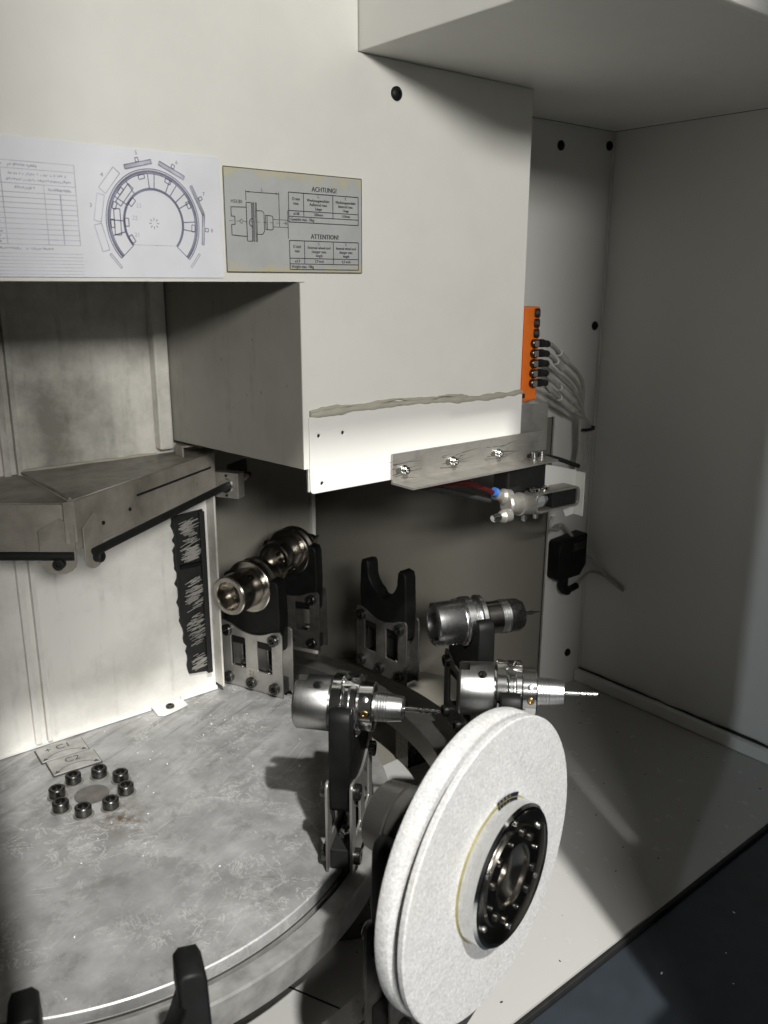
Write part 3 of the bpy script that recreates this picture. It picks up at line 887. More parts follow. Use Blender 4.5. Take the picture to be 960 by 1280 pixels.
plate_me = curve_mesh([plate_out, rrect(-0.046, -0.013, 0.040, 0.100, 0.003), rrect(0.013, 0.046, 0.040, 0.100, 0.003)], 0.0034, 0.0004); plate_me.transform(RADIAL)
spacer_me = to_mesh(box(-0.0128, 0.0128, -0.060, 0.060, 0.0006, 0.0285, 0.001))
bolt_me = to_mesh(lathe([(0, 0.0104), (0.0068, 0.0104), (0.0080, 0.0092), (0.0080, 0.0052), (0.003, 0.005), (0.003, 0)], 20)); shade(bolt_me, 35)
pin_me = to_mesh(lathe([(-0.0125, 0.006), (0.0125, 0.006)], 16)); shade(pin_me, 35)
nut_me = to_mesh(lathe([(0, 0.0085), (0.007, 0.0085), (0.0075, 0.006), (0.0125, 0.006), (0.013, 0)], 6, ZUP))
fork_me.materials.append(M['black'])
for m_, k in ((plate_me, 'hplate'), (spacer_me, 'rubber'), (bolt_me, 'oxide'), (pin_me, 'steel'), (nut_me, 'bright')): m_.materials.append(M[k])


plate_shaded = plate_me.copy(); plate_shaded.materials.clear(); plate_shaded.materials.append(M['hshade'])


def add_child(name, me, parent, loc=(0, 0, 0), rot=(0, 0, 0)):
    o = bpy.data.objects.new(name, me); COL.objects.link(o); o.parent = parent; o.location = loc; o.rotation_euler = rot
    return o


GI, GO = 'holders standing on the inner disc', 'holders standing on the outer ring'


def holder(R_, ang, label, group, z=0.0005, number=None, ddir=None, fork=None):
    # the outer ring's seat lies a little lower; the holder foot reaches down to it
    h = thing('tool_holder', label, 'tool holder', (CX + R_ * math.cos(rad(ang)), CY + R_ * math.sin(rad(ang)), z), rad(ang if ddir is None else ddir), group)
    add_child('fork', fork or fork_me, h)
    add_child('base_block', spacer_me, h)
    for sx in (-1, 1):
        pl = add_child('side_plate', plate_shaded if group == GO else plate_me, h, (sx * 0.0155, 0, 0))
        for (y, zz_) in ((-0.052, 0.109), (0.052, 0.109), (-0.052, 0.0165), (0.0, 0.0165), (0.052, 0.0165)):
            add_child('bolt', bolt_me, pl, (sx * 0.0016, y, zz_), (0, 0, 0 if sx > 0 else PI))
    for y in (-0.030, 0.030):
        add_child('nut', nut_me, h, (0, y, 0.0287))
    if number:
        b = bmesh.new(); add_box(b, -0.0007, 0, -0.012, 0.012, -0.010, 0.010)
        tg = obj('number_tag', b, M['sheet'], h, (-0.0173, 0, 0.034))
        me = text_mesh(number, 0.013, 'CENTER', 0.00005)
        me.transform(Matrix(((0, 0, -1, -0.0008), (-1, 0, 0, 0), (0, 1, 0, 0), (0, 0, 0, 1))))
        obj('number', me, M['engr'], tg)
    return h


holder(0.392, 21.0, 'steel plated holder numbered 21 with black cradle beside the brush strip', GI, number='21')
holder(0.393, -54.7, 'steel plated holder with black prongs between disc edge and grinding wheel', GI, ddir=-49.0)
holder(0.588, 26.5, 'steel plated holder with shade painted on its plates under the shadowed tool near the rear wall', GO)
holder(0.588, 3.5, 'empty black two pronged holder standing without a tool', GO)
holder(0.590, -22.0, 'black holder carrying the tool with the black collet', GO)
holder(0.592, -45.5, 'holder half hidden behind the white grinding wheel', GO)
holder(0.585, -77.7, 'holder under the grinding wheel arbor', GO)
holder(0.580, -108.3, 'empty black fork standing before the disc rim', GO, z=-0.0235, fork=wide_me)

# ================================================================ TOOLS


def tool(R_, ang, kind, label, spin=0.0, z=0.2005, ddir=None):
    t = thing('tool_holder_chuck' if kind != 'arbor' else 'flanged_arbor', label, 'tool', (CX + R_ * math.cos(rad(ang)), CY + R_ * math.sin(rad(ang)), z), rad(ang if ddir is None else ddir), 'tools held in the magazine')
    st, br = (M['satin'], M['bright'])
    if kind == 'collet': st, br = M['steel'], M['steel']
    if kind == 'arbor': st, br = M['warm'], M['warm']
    # hollow taper shank with drive slots and a cross hole
    x0, x1 = (-0.066, -0.0205)
    if kind == 'arbor': x0 = -0.072
    sh = to_mesh(lathe([(x1, 0.0), (x1, 0.0350), (x1 - 0.001, 0.0355), (x0 + 0.0025, 0.0345), (x0, 0.0325), (x0, 0.0255), (x0 + 0.001, 0.0248), (x0 + 0.030, 0.0235), (x0 + 0.031, 0.012), (x0 + 0.038, 0.011), (x0 + 0.038, 0.0)], 64))
    cuts = []
    for sgn in (1, -1):
        cuts.append(lathe([(0.024, 0.0042), (0.040, 0.0042)], 16, Matrix.Rotation(sgn * PI / 2, 4, 'Z') @ T(0, 0, 0)) if False else
                    lathe([(0.018, 0.0058), (0.045, 0.0058)], 20, T(-0.036, 0, 0) @ Matrix.Rotation(spin + (0.45 if sgn > 0 else 0.45 + PI), 4, 'X') @ Matrix.Rotation(-PI / 2, 4, 'Y')))
        if kind == 'arbor': continue
        cuts.append(box(x0 - 0.004, x0 + 0.014, -0.0075, 0.0075, 0.020, 0.05, 0, Matrix.Rotation(spin + (0.05 if sgn > 0 else 0.05 + PI), 4, 'X')))
    sh = cut(sh, cuts)
    obj('shank', sh, st, t, smooth=30)
    if kind == 'arbor':
        obj('flange', lathe([(-0.0205, 0.030), (-0.0185, 0.046), (-0.017, 0.0475), (-0.008, 0.0475), (-0.0055, 0.042), (0.0, 0.042), (0.003, 0.0475), (0.013, 0.0475), (0.0145, 0.046), (0.0145, 0.03)], 64), st, t, smooth=28)
        obj('nose', lathe([(0.0145, 0.0300), (0.030, 0.026), (0.034, 0.0185), (0.052, 0.0175), (0.054, 0.0150), (0.060, 0.0150), (0.061, 0.0175), (0.070, 0.0170), (0.072, 0.012), (0.084, 0.0115), (0.0845, 0.0045), (0.092, 0.0045), (0.104, 0.0040), (0.112, 0.0015), (0.1125, 0)], 48), st, t, smooth=28)
        return t
    # gripping flange with V groove
    fl = to_mesh(lathe([(-0.0205, 0.0), (-0.0205, 0.0315), (-0.0180, 0.0320), (-0.0175, 0.0380), (-0.0165, 0.0392), (-0.0050, 0.0392), (-0.0035, 0.0380), (-0.0005, 0.0335), (0.0035, 0.0335), (0.0065, 0.0380), (0.0080, 0.0392), (0.0145, 0.0392), (0.0158, 0.0380), (0.0158, 0.0)], 72))
    cc = [box(-0.006, 0.030, -0.0075, 0.0075, 0.0325, 0.06, 0.001, Matrix.Rotation(spin + a_, 4, 'X')) for a_ in (0.25, 0.25 + PI)]
    cc += [lathe([(0.034, 0.0060), (0.05, 0.0060)], 18, T(-0.011, 0, 0) @ Matrix.Rotation(spin + 1.35, 4, 'X') @ Matrix.Rotation(-PI / 2, 4, 'Y'))]
    fl = cut(fl, cc)
    obj('flange', fl, br if kind == 'drill' else st, t, smooth=26)
    if kind == 'drill':
        obj('collar', lathe([(0.0158, 0.0), (0.0158, 0.0300), (0.0170, 0.0312), (0.0335, 0.0312), (0.0350, 0.0298), (0.0360, 0.0240), (0.0362, 0)], 56), M['bright'], t, smooth=26)
        pr_ = [(0.0362, 0.0), (0.0362, 0.0185)]
        for k in range(4):
            xg = 0.0395 + k * 0.0034
            r = 0.0183 - 0.00016 * k
            pr_ += [(xg, r), (xg + 0.0003, r - 0.0011), (xg + 0.0012, r - 0.0011), (xg + 0.0015, r)]
        pr_ += [(0.0700, 0.0157), (0.0715, 0.0142), (0.0715, 0.0055), (0.070, 0.005), (0.070, 0)]
        obj('nose', lathe(pr_, 48), M['steel'], t, smooth=24)
        for (a_, x_) in ((spin + 1.42, 0.0262), (spin - 1.7, 0.0262)):
            o = obj('coolant_screw', lathe([(0.030, 0.0046), (0.0322, 0.0046), (0.0330, 0.0038), (0.0330, 0.0022), (0.0310, 0.0020), (0.0310, 0)], 20, T(x_, 0, 0) @ Matrix.Rotation(a_, 4, 'X') @ Matrix.Rotation(-PI / 2, 4, 'Y')), M['brass'], t, smooth=35)
        o = obj('set_screw', lathe([(0.030, 0.0040), (0.0316, 0.0040), (0.0320, 0.0034), (0.0320, 0.0)], 18, T(0.0262, 0, 0) @ Matrix.Rotation(spin + 0.85, 4, 'X') @ Matrix.Rotation(-PI / 2, 4, 'Y')), M['steel'], t, smooth=35)
        # twist drill: plain shank then two flutes
        b = bmesh.new(); add_lathe(b, [(0.0701, 0.0), (0.0701, 0.0031), (0.088, 0.0031), (0.0885, 0.0024), (0.0885, 0)], 16)
        rings = []; n_, L_ = 36, 0.030
        for i in range(n_ + 1):
            x = 0.0883 + L_ * i / n_
            tw = 5.6 * PI * i / n_ * 0.7; taper = 1.0 if i < n_ - 4 else (n_ - i) / 4.0 * 0.85 + 0.12
            rg = []
            for k in range(16):
                a_ = 2 * PI * k / 16
                r = 0.0031 * taper * (1.0 if abs(math.cos(a_)) > 0.55 else 0.52)
                rg.append(b.verts.new((x, r * math.cos(a_ + tw), r * math.sin(a_ + tw))))
            rings.append(rg)
        for A, B in zip(rings, rings[1:]):
            for k in range(16): b.faces.new((A[k], A[(k + 1) % 16], B[(k + 1) % 16], B[k]))
        b.faces.new(rings[0]); b.faces.new(rings[-1])
        obj('drill_bit', b, M['bright'], t, smooth=40)
    else:
        pr_ = [(0.0158, 0.0), (0.0158, 0.030), (0.020, 0.0295), (0.0225, 0.0262), (0.046, 0.0262)]
        obj('collet_body', lathe(pr_ + [(0.046, 0)], 56), M['dark'], t, smooth=26)
        pr_ = [(0.0462, 0.0), (0.0462, 0.0264)]
        for k in range(3):
            xg = 0.0475 + k * 0.0042
            pr_ += [(xg, 0.0264), (xg + 0.0004, 0.0274), (xg + 0.0016, 0.0274), (xg + 0.0020, 0.0264)]
        obj('grip_rings', lathe(pr_ + [(0.0605, 0.0264), (0.0605, 0)], 56), M['steel'], t, smooth=24)
        obj('collet_nut', lathe([(0.0607, 0), (0.0607, 0.0268), (0.078, 0.0264), (0.086, 0.0225), (0.089, 0.0165), (0.0895, 0.005), (0.088, 0.0)], 56), M['oxide'], t, smooth=40)
        obj('drill_bit', lathe([(0.088, 0), (0.088, 0.0034), (0.094, 0.0036), (0.099, 0.0026), (0.104, 0.0036), (0.112, 0.0016), (0.122, 0.0006), (0.1225, 0)], 14), M['rubber'], t, smooth=40)
    return t


tool(0.392, 21.0, 'arbor', 'dark steel flanged tool with open bore in the holder numbered 21', 0.2)
tool(0.588, 26.5, 'arbor', 'dark shadowed steel tool behind the one in the numbered holder', 1.9)
tool(0.392, -54.7, 'drill', 'bright steel chuck with small drill above the disc edge', 0.0, ddir=-49.0)
tool(0.590, -22.0, 'collet', 'steel chuck with black ribbed collet nut near the rear wall', 2.2)
tool(0.592, -45.5, 'drill', 'bright steel chuck with spiral drill above the grinding wheel', 0.12)

# ================================================================ GRINDING WHEEL
wa = rad(-77.7)
gw = thing('grinding_wheel', 'large white corundum grinding wheel on a steel flange', 'grinding wheel', (CX + 0.585 * math.cos(wa), CY + 0.585 * math.sin(wa), 0.2005), wa)
WR = 0.1425
obj('abrasive', lathe([(0.052, 0.05), (0.052, 0.133), (0.0540, 0.1385), (0.0565, 0.1420), (0.0585, WR), (0.0665, WR), (0.0690, 0.1412), (0.0708, 0.1375), (0.0728, 0.1305), (0.0750, 0.1285), (0.0770, 0.1315), (0.0790, 0.1392), (0.0802, WR), (0.0845, WR), (0.0858, 0.1412), (0.0858, 0.05)], 144), M['wheel'], gw, smooth=32)
obj('blotter', lathe([(0.0859, 0.0), (0.0859, 0.0680), (0.0868, 0.0680), (0.0868, 0.0)], 72), M['yellow'], gw)
hub = obj('flange', lathe([(0.0869, 0.0), (0.0869, 0.0668), (0.0885, 0.0672), (0.1020, 0.0665), (0.1045, 0.0640), (0.1045, 0.0610)], 96, close=False), M['bright'], gw, smooth=26)
obj('flange_face', lathe([(0.1044, 0.0610), (0.1030, 0.0590), (0.1010, 0.0480), (0.1010, 0.0470), (0.1035, 0.0460), (0.1035, 0.0300), (0.1025, 0.0285), (0.0985, 0.0280)], 96, close=False), M['dark'], gw, smooth=26)
obj('bore', lathe([(0.0985, 0.0280), (0.0920, 0.0200), (0.0900, 0.0120), (0.0900, 0.0)], 64, close=False), M['dark'], gw, smooth=26)
for k in range(12):
    a = 2 * PI * k / 12 + 0.2
    r = 0.038 if k % 2 else 0.0405
    big = k % 3 != 0
    rr = 0.0038 if big else 0.0022
    o = obj('flange_screw', lathe([(0.1000, rr), (0.1052, rr), (0.1060, rr * 0.8), (0.1060, rr * 0.5), (0.1040, rr * 0.45), (0.1040, 0)], 18, T(0, r * math.cos(a), r * math.sin(a))), M['oxide'] if k % 4 else M['dark'], gw, smooth=35)
for k in range(6):
    a = 2 * PI * k / 6 + 0.5
    obj('balance_screw', lathe([(0.1000, 0.0026), (0.1040, 0.0026), (0.1046, 0.0020), (0.1046, 0)], 14, T(0, 0.0535 * math.cos(a), 0.0535 * math.sin(a))), M['steel'], gw, smooth=35)
b = bmesh.new()      # dark maker's label wrapped over the flange root
prev = None
for k in range(17):
    a = rad(62 + 32 * k / 16)
    vs = [b.verts.new((0.0871, r * math.cos(a), r * math.sin(a))) for r in (0.0674, 0.0715)]
    if prev: b.faces.new((prev[0], prev[1], vs[1], vs[0]))
    prev = vs
lb = obj('label', b, M['navy'], gw)
b = bmesh.new()
for k in range(4):
    a = rad(76 + 5 * k)
    add_box(b, 0, 0.0001, -0.0005, 0.0005, -0.0010, 0.0010, 0, T(0.0872, 0.0695 * math.cos(a), 0.0695 * math.sin(a)))
obj('label_print', b, M['yellow'], lb)
# pencil marks on the abrasive
b = bmesh.new()
for ch, a in (('0', 60), ('6', 52.5), ('0', 44), ('1', 37)):
    me = text_mesh(ch, 0.0125, 'CENTER', 0.00005)
    me.transform(Matrix(((0, 0, 1, 0.0860), (1, 0, 0, 0.098 * math.sin(rad(90 - a))), (0, 1, 0, 0.098 * math.cos(rad(90 - a))), (0, 0, 0, 1))) @ Matrix.Rotation(rad(a - 90), 4, 'Z'))
    b.from_mesh(me); bpy.data.meshes.remove(me)
obj('pencil_mark', b, plain('pencil', (0.44, 0.44, 0.44), 0.9), gw)
# arbor behind the wheel
obj('arbor', lathe([(-0.048, 0.0), (-0.048, 0.0335), (-0.046, 0.0355), (-0.022, 0.0380), (-0.0205, 0.036), (-0.018, 0.0300), (-0.0175, 0.0395), (-0.004, 0.0395), (0.0, 0.0345), (0.004, 0.0345), (0.007, 0.0395), (0.015, 0.0395), (0.020, 0.034), (0.045, 0.042), (0.0465, 0.058), (0.0518, 0.060), (0.0518, 0)], 64), M['grey'], gw, smooth=28)

# ================================================================ BRUSH STRIP ON THE BACK WALL
br = thing('brush_strip', 'black framed brush strip on the dirty back wall', 'brush', (0.6245, 1.2855, 0.04))
rag = [(0.0295, 0.0), (0.0295, 0.302), (-0.028, 0.298)]
for k in range(34):
    z = 0.29 - k * 0.0086
    rag.append((-0.028 + 0.016 * (k / 34.0) ** 2 + random.uniform(-0.004, 0.005) * (1 if k % 2 else -0.4), z))
me = curve_mesh([rag], 0.005); me.transform(STAND)
obj('backing', me, M['rubber'], br)
obj('rail', box(0.0195, 0.0290, -0.010, -0.0032, 0.0, 0.30, 0.001), M['rubber'], br)
obj('rail', box(-0.027, -0.022, -0.006, -0.0032, 0.12, 0.30, 0.001), M['rubber'], br)
obj('crossbar', box(-0.0199, 0.0199, -0.011, -0.0034, 0.205, 0.2115, 0.0008), M['black'], br, rot=(0, 0, 0))
b = bmesh.new()
for k in range(420):
    z = random.choice((random.uniform(0.010, 0.190), random.uniform(0.214, 0.285)))
    if math.sin(z * 95) + random.uniform(-0.7, 0.7) < -0.45: continue
    x = random.uniform(-0.0185, 0.004) + 0.006 * (1 - z / 0.28); w = random.uniform(0.008, 0.018)
    zt_ = z + w * random.uniform(0.25, 0.6)
    if z < 0.203 < zt_: continue
    add_tube(b, [(x, -0.0040, z), (min(x + w, 0.0195), -0.0065 - random.uniform(0, 0.002), zt_)], 0.00055, 4, 1)
bo = obj('bristles', b, M['bristle'], br); bo['kind'] = 'stuff'

# ================================================================ GUTTER OVER THE DISC
gu = thing('coolant_gutter', 'stained sheet metal gutter bent round a corner below the recess', 'gutter', (0.364, 1.075, 0.375))


def seg(parent, p0, p1, z0, z1, th, name, m, off=0.0, bev=0.0006):
    a = Vector((p0[0], p0[1], 0)); b_ = Vector((p1[0], p1[1], 0)); d = (b_ - a); L = d.length; ang = math.atan2(d.y, d.x)
    o = obj(name, box(0, L, off, off + th, z0, z1, bev), m, None, (a.x, a.y, 0), (0, 0, ang))
    o.location = Vector(o.location) - Vector(parent.location)
    o.parent = parent
    return o


A_, B_, L_ = (0.364, 1.075), (0.668, 1.257), (0.095, 1.2885)
seg(gu, A_, B_, 0.377, 0.4440, 0.003, 'front_sheet', M['gutter'])
seg(gu, L_, (0.362, 1.0755), 0.377, 0.4440, 0.003, 'front_sheet', M['gutter'])
me = curve_mesh([[(0.3625, 1.0740), (0.670, 1.2575), (0.670, 1.2880), (0.364, 1.2880)]], 0.003, 0.0006)
o = obj('top_sheet', me, M['gutter']); o.location = (0, 0, 0.4458); rel(o, gu)
me = curve_mesh([[(0.3610, 1.0745), (0.3625, 1.2880), (0.097, 1.2880)]], 0.003, 0.0006)
o = obj('top_sheet', me, M['gutter']); o.location = (0, 0, 0.4425); rel(o, gu)
rel(obj('ridge_fold', tube([(0.3625, 1.078, 0.4475), (0.3635, 1.2850, 0.4475)], 0.0022, 8, 1), M['gutter']), gu)
rel(obj('sealant', tube([(0.368 + 0.03 * k, 1.2855 - 0.0015 * (k % 3), 0.4482) for k in range(8)], 0.002, 8, 4, radii=lambda t: 0.0014 + 0.0016 * abs(math.sin(13 * t))), M['bead'], smooth=60), gu)
for k, fx in enumerate((0.30, 0.52)):
    a = Vector((A_[0], A_[1])); d = Vector((B_[0] - A_[0], B_[1] - A_[1])); q = a + d * (0.16 + 0.17 * k)
    b = lathe([(0, 0.0028), (0.0012, 0.0028), (0.0012, 0)], 12); bmesh.ops.transform(b, matrix=T(q.x, q.y, 0.401 + 0.004 * k) @ Matrix.Rotation(math.atan2(d.y, d.x) - PI / 2, 4, 'Z'), verts=b.verts)
    rel(obj('rivet', b, M['rubber']), gu)
s_ = seg(gu, (0.480, 1.1445), (0.655, 1.2493), 0.4195, 0.4225, 0.0012, 'slot', M['rubber'], -0.0013, 0)
# clamp brackets at the corner
for (p0, p1) in (((0.372, 1.0700), (0.404, 1.0892)), ((0.324, 1.0975), (0.3605, 1.0685))):
    d = Vector((p1[0] - p0[0], p1[1] - p0[1])); L = d.length; ang = math.atan2(d.y, d.x)
    out = [(0, 0.408), (0, 0.364)] + [(L / 2 + L / 2 * math.cos(a), 0.364 + 0.016 * math.sin(a)) for a in [PI + PI * k / 8 for k in range(1, 8)]] + [(L, 0.364), (L, 0.414), (L * 0.6, 0.424)]
    me = curve_mesh([out], 0.0026, 0.0004); me.transform(STAND)
    o = obj('clamp', me, M['gutter'], None, (p0[0], p0[1], 0), (0, 0, ang)); rel(o, gu)
    b = lathe([(0, 0.0075), (0.009, 0.0075), (0.0105, 0.006), (0.0105, 0.003), (0.006, 0.003), (0.006, 0)], 18, YNEG)
    bo_ = obj('clamp_bolt', b, M['rubber'], None, (p0[0] + d.x * 0.55, p0[1] + d.y * 0.55, 0), (0, 0, ang), smooth=35)
    bo_.data.transform(T(0, -0.0016, 0.364)); rel(bo_, gu)
rel(obj('corner_cover', box(0.350, 0.3655, 1.0715, 1.0735, 0.390, 0.446, 0.0006), M['gutter']), gu)
rel(obj('rod', tube([(0.384, 1.0665, 0.3745), (0.681, 1.2445, 0.3865)], 0.0058, 16, 1), M['rubber'], smooth=40), gu)
rel(obj('rod', tube([(0.10, 1.277, 0.3735), (0.357, 1.0680, 0.3735)], 0.0058, 16, 1), M['rubber'], smooth=40), gu)
# stepped bracket joining the gutter to the side sheet
b = bmesh.new()
add_box(b, 0.600, 0.690, 1.236, 1.262, 0.462, 0.465, 0.0005); add_box(b, 0.600, 0.603, 1.236, 1.262, 0.4475, 0.4618, 0.0005)
rel(obj('step_bracket', b, M['gutter']), gu)

# bearing block at the end of the rod
bk = thing('bearing_block', 'small steel block holding the end of the gutter rod', 'block', (0.690, 1.250, 0.387), rad(31))
obj('block', box(-0.010, 0.012, -0.022, 0.022, -0.022, 0.022, 0.0015), M['sheet'], bk)
obj('collar', lathe([(-0.0145, 0.006), (-0.0145, 0.012), (-0.0102, 0.013), (-0.0102, 0.006)], 24), M['bright'], bk, smooth=35)
for z in (-0.017, 0.017): obj('screw', lathe([(-0.0120, 0), (-0.0120, 0.0022), (-0.0102, 0.0024)], 12), M['oxide'], bk, (0, 0, z))
ff = obj('fitting', lathe([(0.0125, 0), (0.0125, 0.008), (0.020, 0.008), (0.0205, 0.0065), (0.045, 0.0065), (0.046, 0.005), (0.052, 0.005), (0.052, 0)], 20), M['sheet'], bk, (0, -0.004, 0.004), smooth=35)
obj('cap', lathe([(0.0525, 0), (0.0525, 0.0062), (0.060, 0.0062), (0.062, 0.004), (0.062, 0)], 18), M['red'], ff, smooth=35)
obj('arm', box(0.013, 0.075, 0.006, 0.012, 0.0, 0.030, 0.001), M['rubber'], bk)

# ================================================================ ANGLE BRACKET AND SENSOR GROUP
ab = thing('angle_bracket', 'scratched stainless angle bracket screwed to the guard strip', 'bracket', (0.91, 0.893, 0.444))
b = bmesh.new()
sec = [(0.0, 0.0435), (0.0, 0.0005), (-0.0005, 0.0), (-0.046, 0.0), (-0.046, 0.003), (-0.0035, 0.003), (-0.003, 0.0035), (-0.003, 0.0435)]
va = [b.verts.new((-0.161, y, z)) for y, z in sec]; vb = [b.verts.new((0.160 if y > -0.02 else 0.148, y, z)) for y, z in sec]
for i in range(8): b.faces.new((va[i], va[(i + 1) % 8], vb[(i + 1) % 8], vb[i]))
b.faces.new(va); b.faces.new(vb)
obj('angle', b, M['sheet'], ab)
for x in (-0.140, -0.044, 0.053):
    o = obj('screw', lathe([(0.0, 0.0072), (0.0015, 0.0072), (0.0017, 0.0056), (0.0075, 0.0056), (0.0083, 0.0048), (0.0083, 0.003), (0.004, 0.0028), (0.004, 0)], 20, YNEG), M['bright'], ab, (x, -0.0032, 0.0185), smooth=35)
    b = bmesh.new(); mesh_into(b, curve_mesh([rrect(-0.0135, 0.004, -0.004, 0.004, 0.0038)], 0.0004), STAND)
    obj('slot', b, M['engr'], o, (-0.0015, 0.0001, 0))
b = bmesh.new()
for cx in (-0.140, -0.044, 0.053):
    for k in range(15):
        x = cx + random.uniform(-0.03, 0.022); z = 0.0185 + random.uniform(-0.012, 0.014); L = random.uniform(0.008, 0.042); sl_ = random.uniform(-0.12, 0.16)
        w = random.uniform(0.00025, 0.0007)
        b.faces.new([b.verts.new(q) for q in ((x, -0.00322, z - w), (x + L, -0.00322, z + L * sl_ - w * 0.2), (x + L, -0.00322, z + L * sl_ + w * 0.2), (x, -0.00322, z + w))])
sc = obj('scratches', b, M['engr'], ab); sc['kind'] = 'stuff'
for x in (0.129, 0.147):
    obj('cap_screw', lathe([(0, 0.0055), (0.009, 0.0055), (0.010, 0.0045), (0.010, 0.0025), (0.006, 0.0025), (0.006, 0)], 16, ZUP), M['steel'], ab, (x, -0.012, 0.0032), smooth=35)
obj('back_tab', box(0.112, 0.185, 0.010, 0.013, 0.006, 0.086, 0.001), M['sheet'], ab)

pc = thing('pneumatic_gripper', 'silver pneumatic sensor unit hanging under the angle bracket', 'gripper', (0.985, 0.860, 0.383), rad(-4))
obj('body', lathe([(-0.030, 0), (-0.030, 0.013), (-0.027, 0.0155), (-0.004, 0.0165), (-0.003, 0.0185), (0.002, 0.0185), (0.003, 0.0165), (0.024, 0.0165), (0.026, 0.014), (0.026, 0)], 36, Matrix.Rotation(rad(8), 4, 'Y')), M['sheet'], pc, smooth=30)
obj('neck', lathe([(-0.052, 0), (-0.052, 0.007), (-0.046, 0.009), (-0.044, 0.0105), (-0.031, 0.0105), (-0.031, 0)], 24, T(-0.002, -0.012, -0.010)), M['sheet'], pc, smooth=30)
obj('knob', lathe([(-0.066, 0), (-0.066, 0.0045), (-0.064, 0.0065), (-0.053, 0.0065), (-0.053, 0)], 18, T(-0.002, -0.012, -0.010)), M['bright'], pc, smooth=30)
obj('valve', lathe([(-0.045, 0), (-0.045, 0.007), (-0.030, 0.008), (-0.026, 0.012), (-0.012, 0.012), (-0.012, 0)], 20, T(-0.004, 0.008, 0.009) @ Matrix.Rotation(rad(14), 4, 'Y')), M['sheet'], pc, smooth=30)
obj('hose_collar', lathe([(-0.053, 0), (-0.053, 0.0068), (-0.046, 0.0068), (-0.046, 0)], 20, T(-0.006, 0.002, 0.006) @ Matrix.Rotation(rad(24), 4, 'Y')), M['blue'], pc, smooth=30)
obj('hose', tube([(-0.056, 0.002, 0.026), (-0.075, 0.004, 0.035), (-0.10, 0.010, 0.045), (-0.14, 0.016, 0.048), (-0.18, 0.02, 0.05)], 0.0042, 10), M['red'], pc, smooth=60)
obj('hose', tube([(-0.055, 0.010, 0.012), (-0.09, 0.016, 0.022), (-0.13, 0.022, 0.035), (-0.20, 0.028, 0.052)], 0.005, 10), M['rubber'], pc, smooth=60)
# stirrup round the sight window
b = bmesh.new()
outs = rrect(0.022, 0.122, -0.0175, 0.0165, 0.010); ins = rrect(0.026, 0.117, -0.0140, 0.0130, 0.007)
mesh_into(b, curve_mesh([outs, ins], 0.030, 0.0006), STAND)
obj('stirrup', b, M['sheet'], pc)
obj('lens', lathe([(0.024, 0), (0.024, 0.0125), (0.045, 0.0120), (0.058, 0.006), (0.060, 0)], 8), M['glassy'], pc, smooth=20)
obj('window', box(0.062, 0.1160, -0.012, 0.014, -0.0135, 0.0125, 0.001), M['rubber'], pc)
for (x, z) in ((0.030, 0.0195), (0.052, 0.0195)):
    obj('screw', lathe([(0, 0.0085), (0.005, 0.0085), (0.006, 0.0075), (0.006, 0.004), (0.003, 0.004), (0.003, 0)], 18, ZUP), M['bright'], pc, (x, -0.001, z - 0.003), smooth=30)
for x in (0.010, 0.036): obj('lower_screw', lathe([(-0.010, 0), (-0.010, 0.004), (-0.008, 0.0048), (0.0, 0.0048)], 14, ZUP), M['steel'], pc, (x, -0.001, -0.0185), smooth=30)
obj('mount_block', box(-0.010, 0.075, 0.018, 0.052, 0.012, 0.060, 0.003), M['rubber'], pc)
obj('swing_arm', tube([(0.045, 0.030, 0.066), (0.10, 0.030, 0.058), (0.163, 0.028, 0.036)], 0.004, 8, 4), M['rubber'], pc)
me = curve_mesh([[(0.070, 0.052), (0.152, 0.032), (0.152, -0.045), (0.132, -0.047), (0.118, -0.020), (0.070, -0.005)]], 0.003, 0.0005); me.transform(T(0, 0.024, 0) @ STAND)
ep = obj('end_plate', me, M['plate'], pc)
obj('end_fold', box(0.1525, 0.1550, 0.004, 0.026, -0.045, 0.030, 0.0006), M['plate'], ep)

# orange connector box
jbx = thing('connector_box', 'orange eight port connector box at the edge of the guard', 'connector box', (1.045, 0.918, 0.535))
# local z 0..0.148 ; front facing -Y/+X
obj('housing', box(-0.022, 0.022, -0.012, 0.012, 0.0, 0.148, 0.003), M['orange'], jbx)
obj('rib', box(-0.0175, -0.008, -0.0142, -0.0122, 0.004, 0.144, 0.0008), M['orange'], jbx)
for k in range(8):
    z = 0.138 - 0.0157 * k
    if k < 3:
        obj('blank_cap', lathe([(0, 0.0072), (0.007, 0.0072), (0.0085, 0.0055), (0.0085, 0.0)], 14, Matrix.Rotation(-PI / 4, 4, 'Z')), M['rubber'], jbx, (0.010, -0.0105, z), smooth=35)
    else:
        so = obj('socket', lathe([(0, 0.0070), (0.006, 0.0070), (0.007, 0.0058), (0.007, 0.0)], 16, YNEG), M['oxide'], jbx, (0.008, -0.0122, z), smooth=35)
        obj('clip', box(-0.0045, 0.0045, -0.0085, -0.0072, -0.0045, 0.0045, 0.0004), M['hplate'], so)
obj('power_plug', lathe([(-0.040, 0), (-0.040, 0.0035), (-0.030, 0.0045), (-0.029, 0.0062), (-0.006, 0.0062), (-0.005, 0.0045), (-0.0005, 0.0045), (-0.0005, 0)], 16, ZUP), M['sleeve'], jbx, (-0.012, 0, 0), smooth=35)
obj('lock', box(-0.020, -0.010, -0.0155, -0.0125, 0.006, 0.013, 0.0005), M['rubber'], jbx)

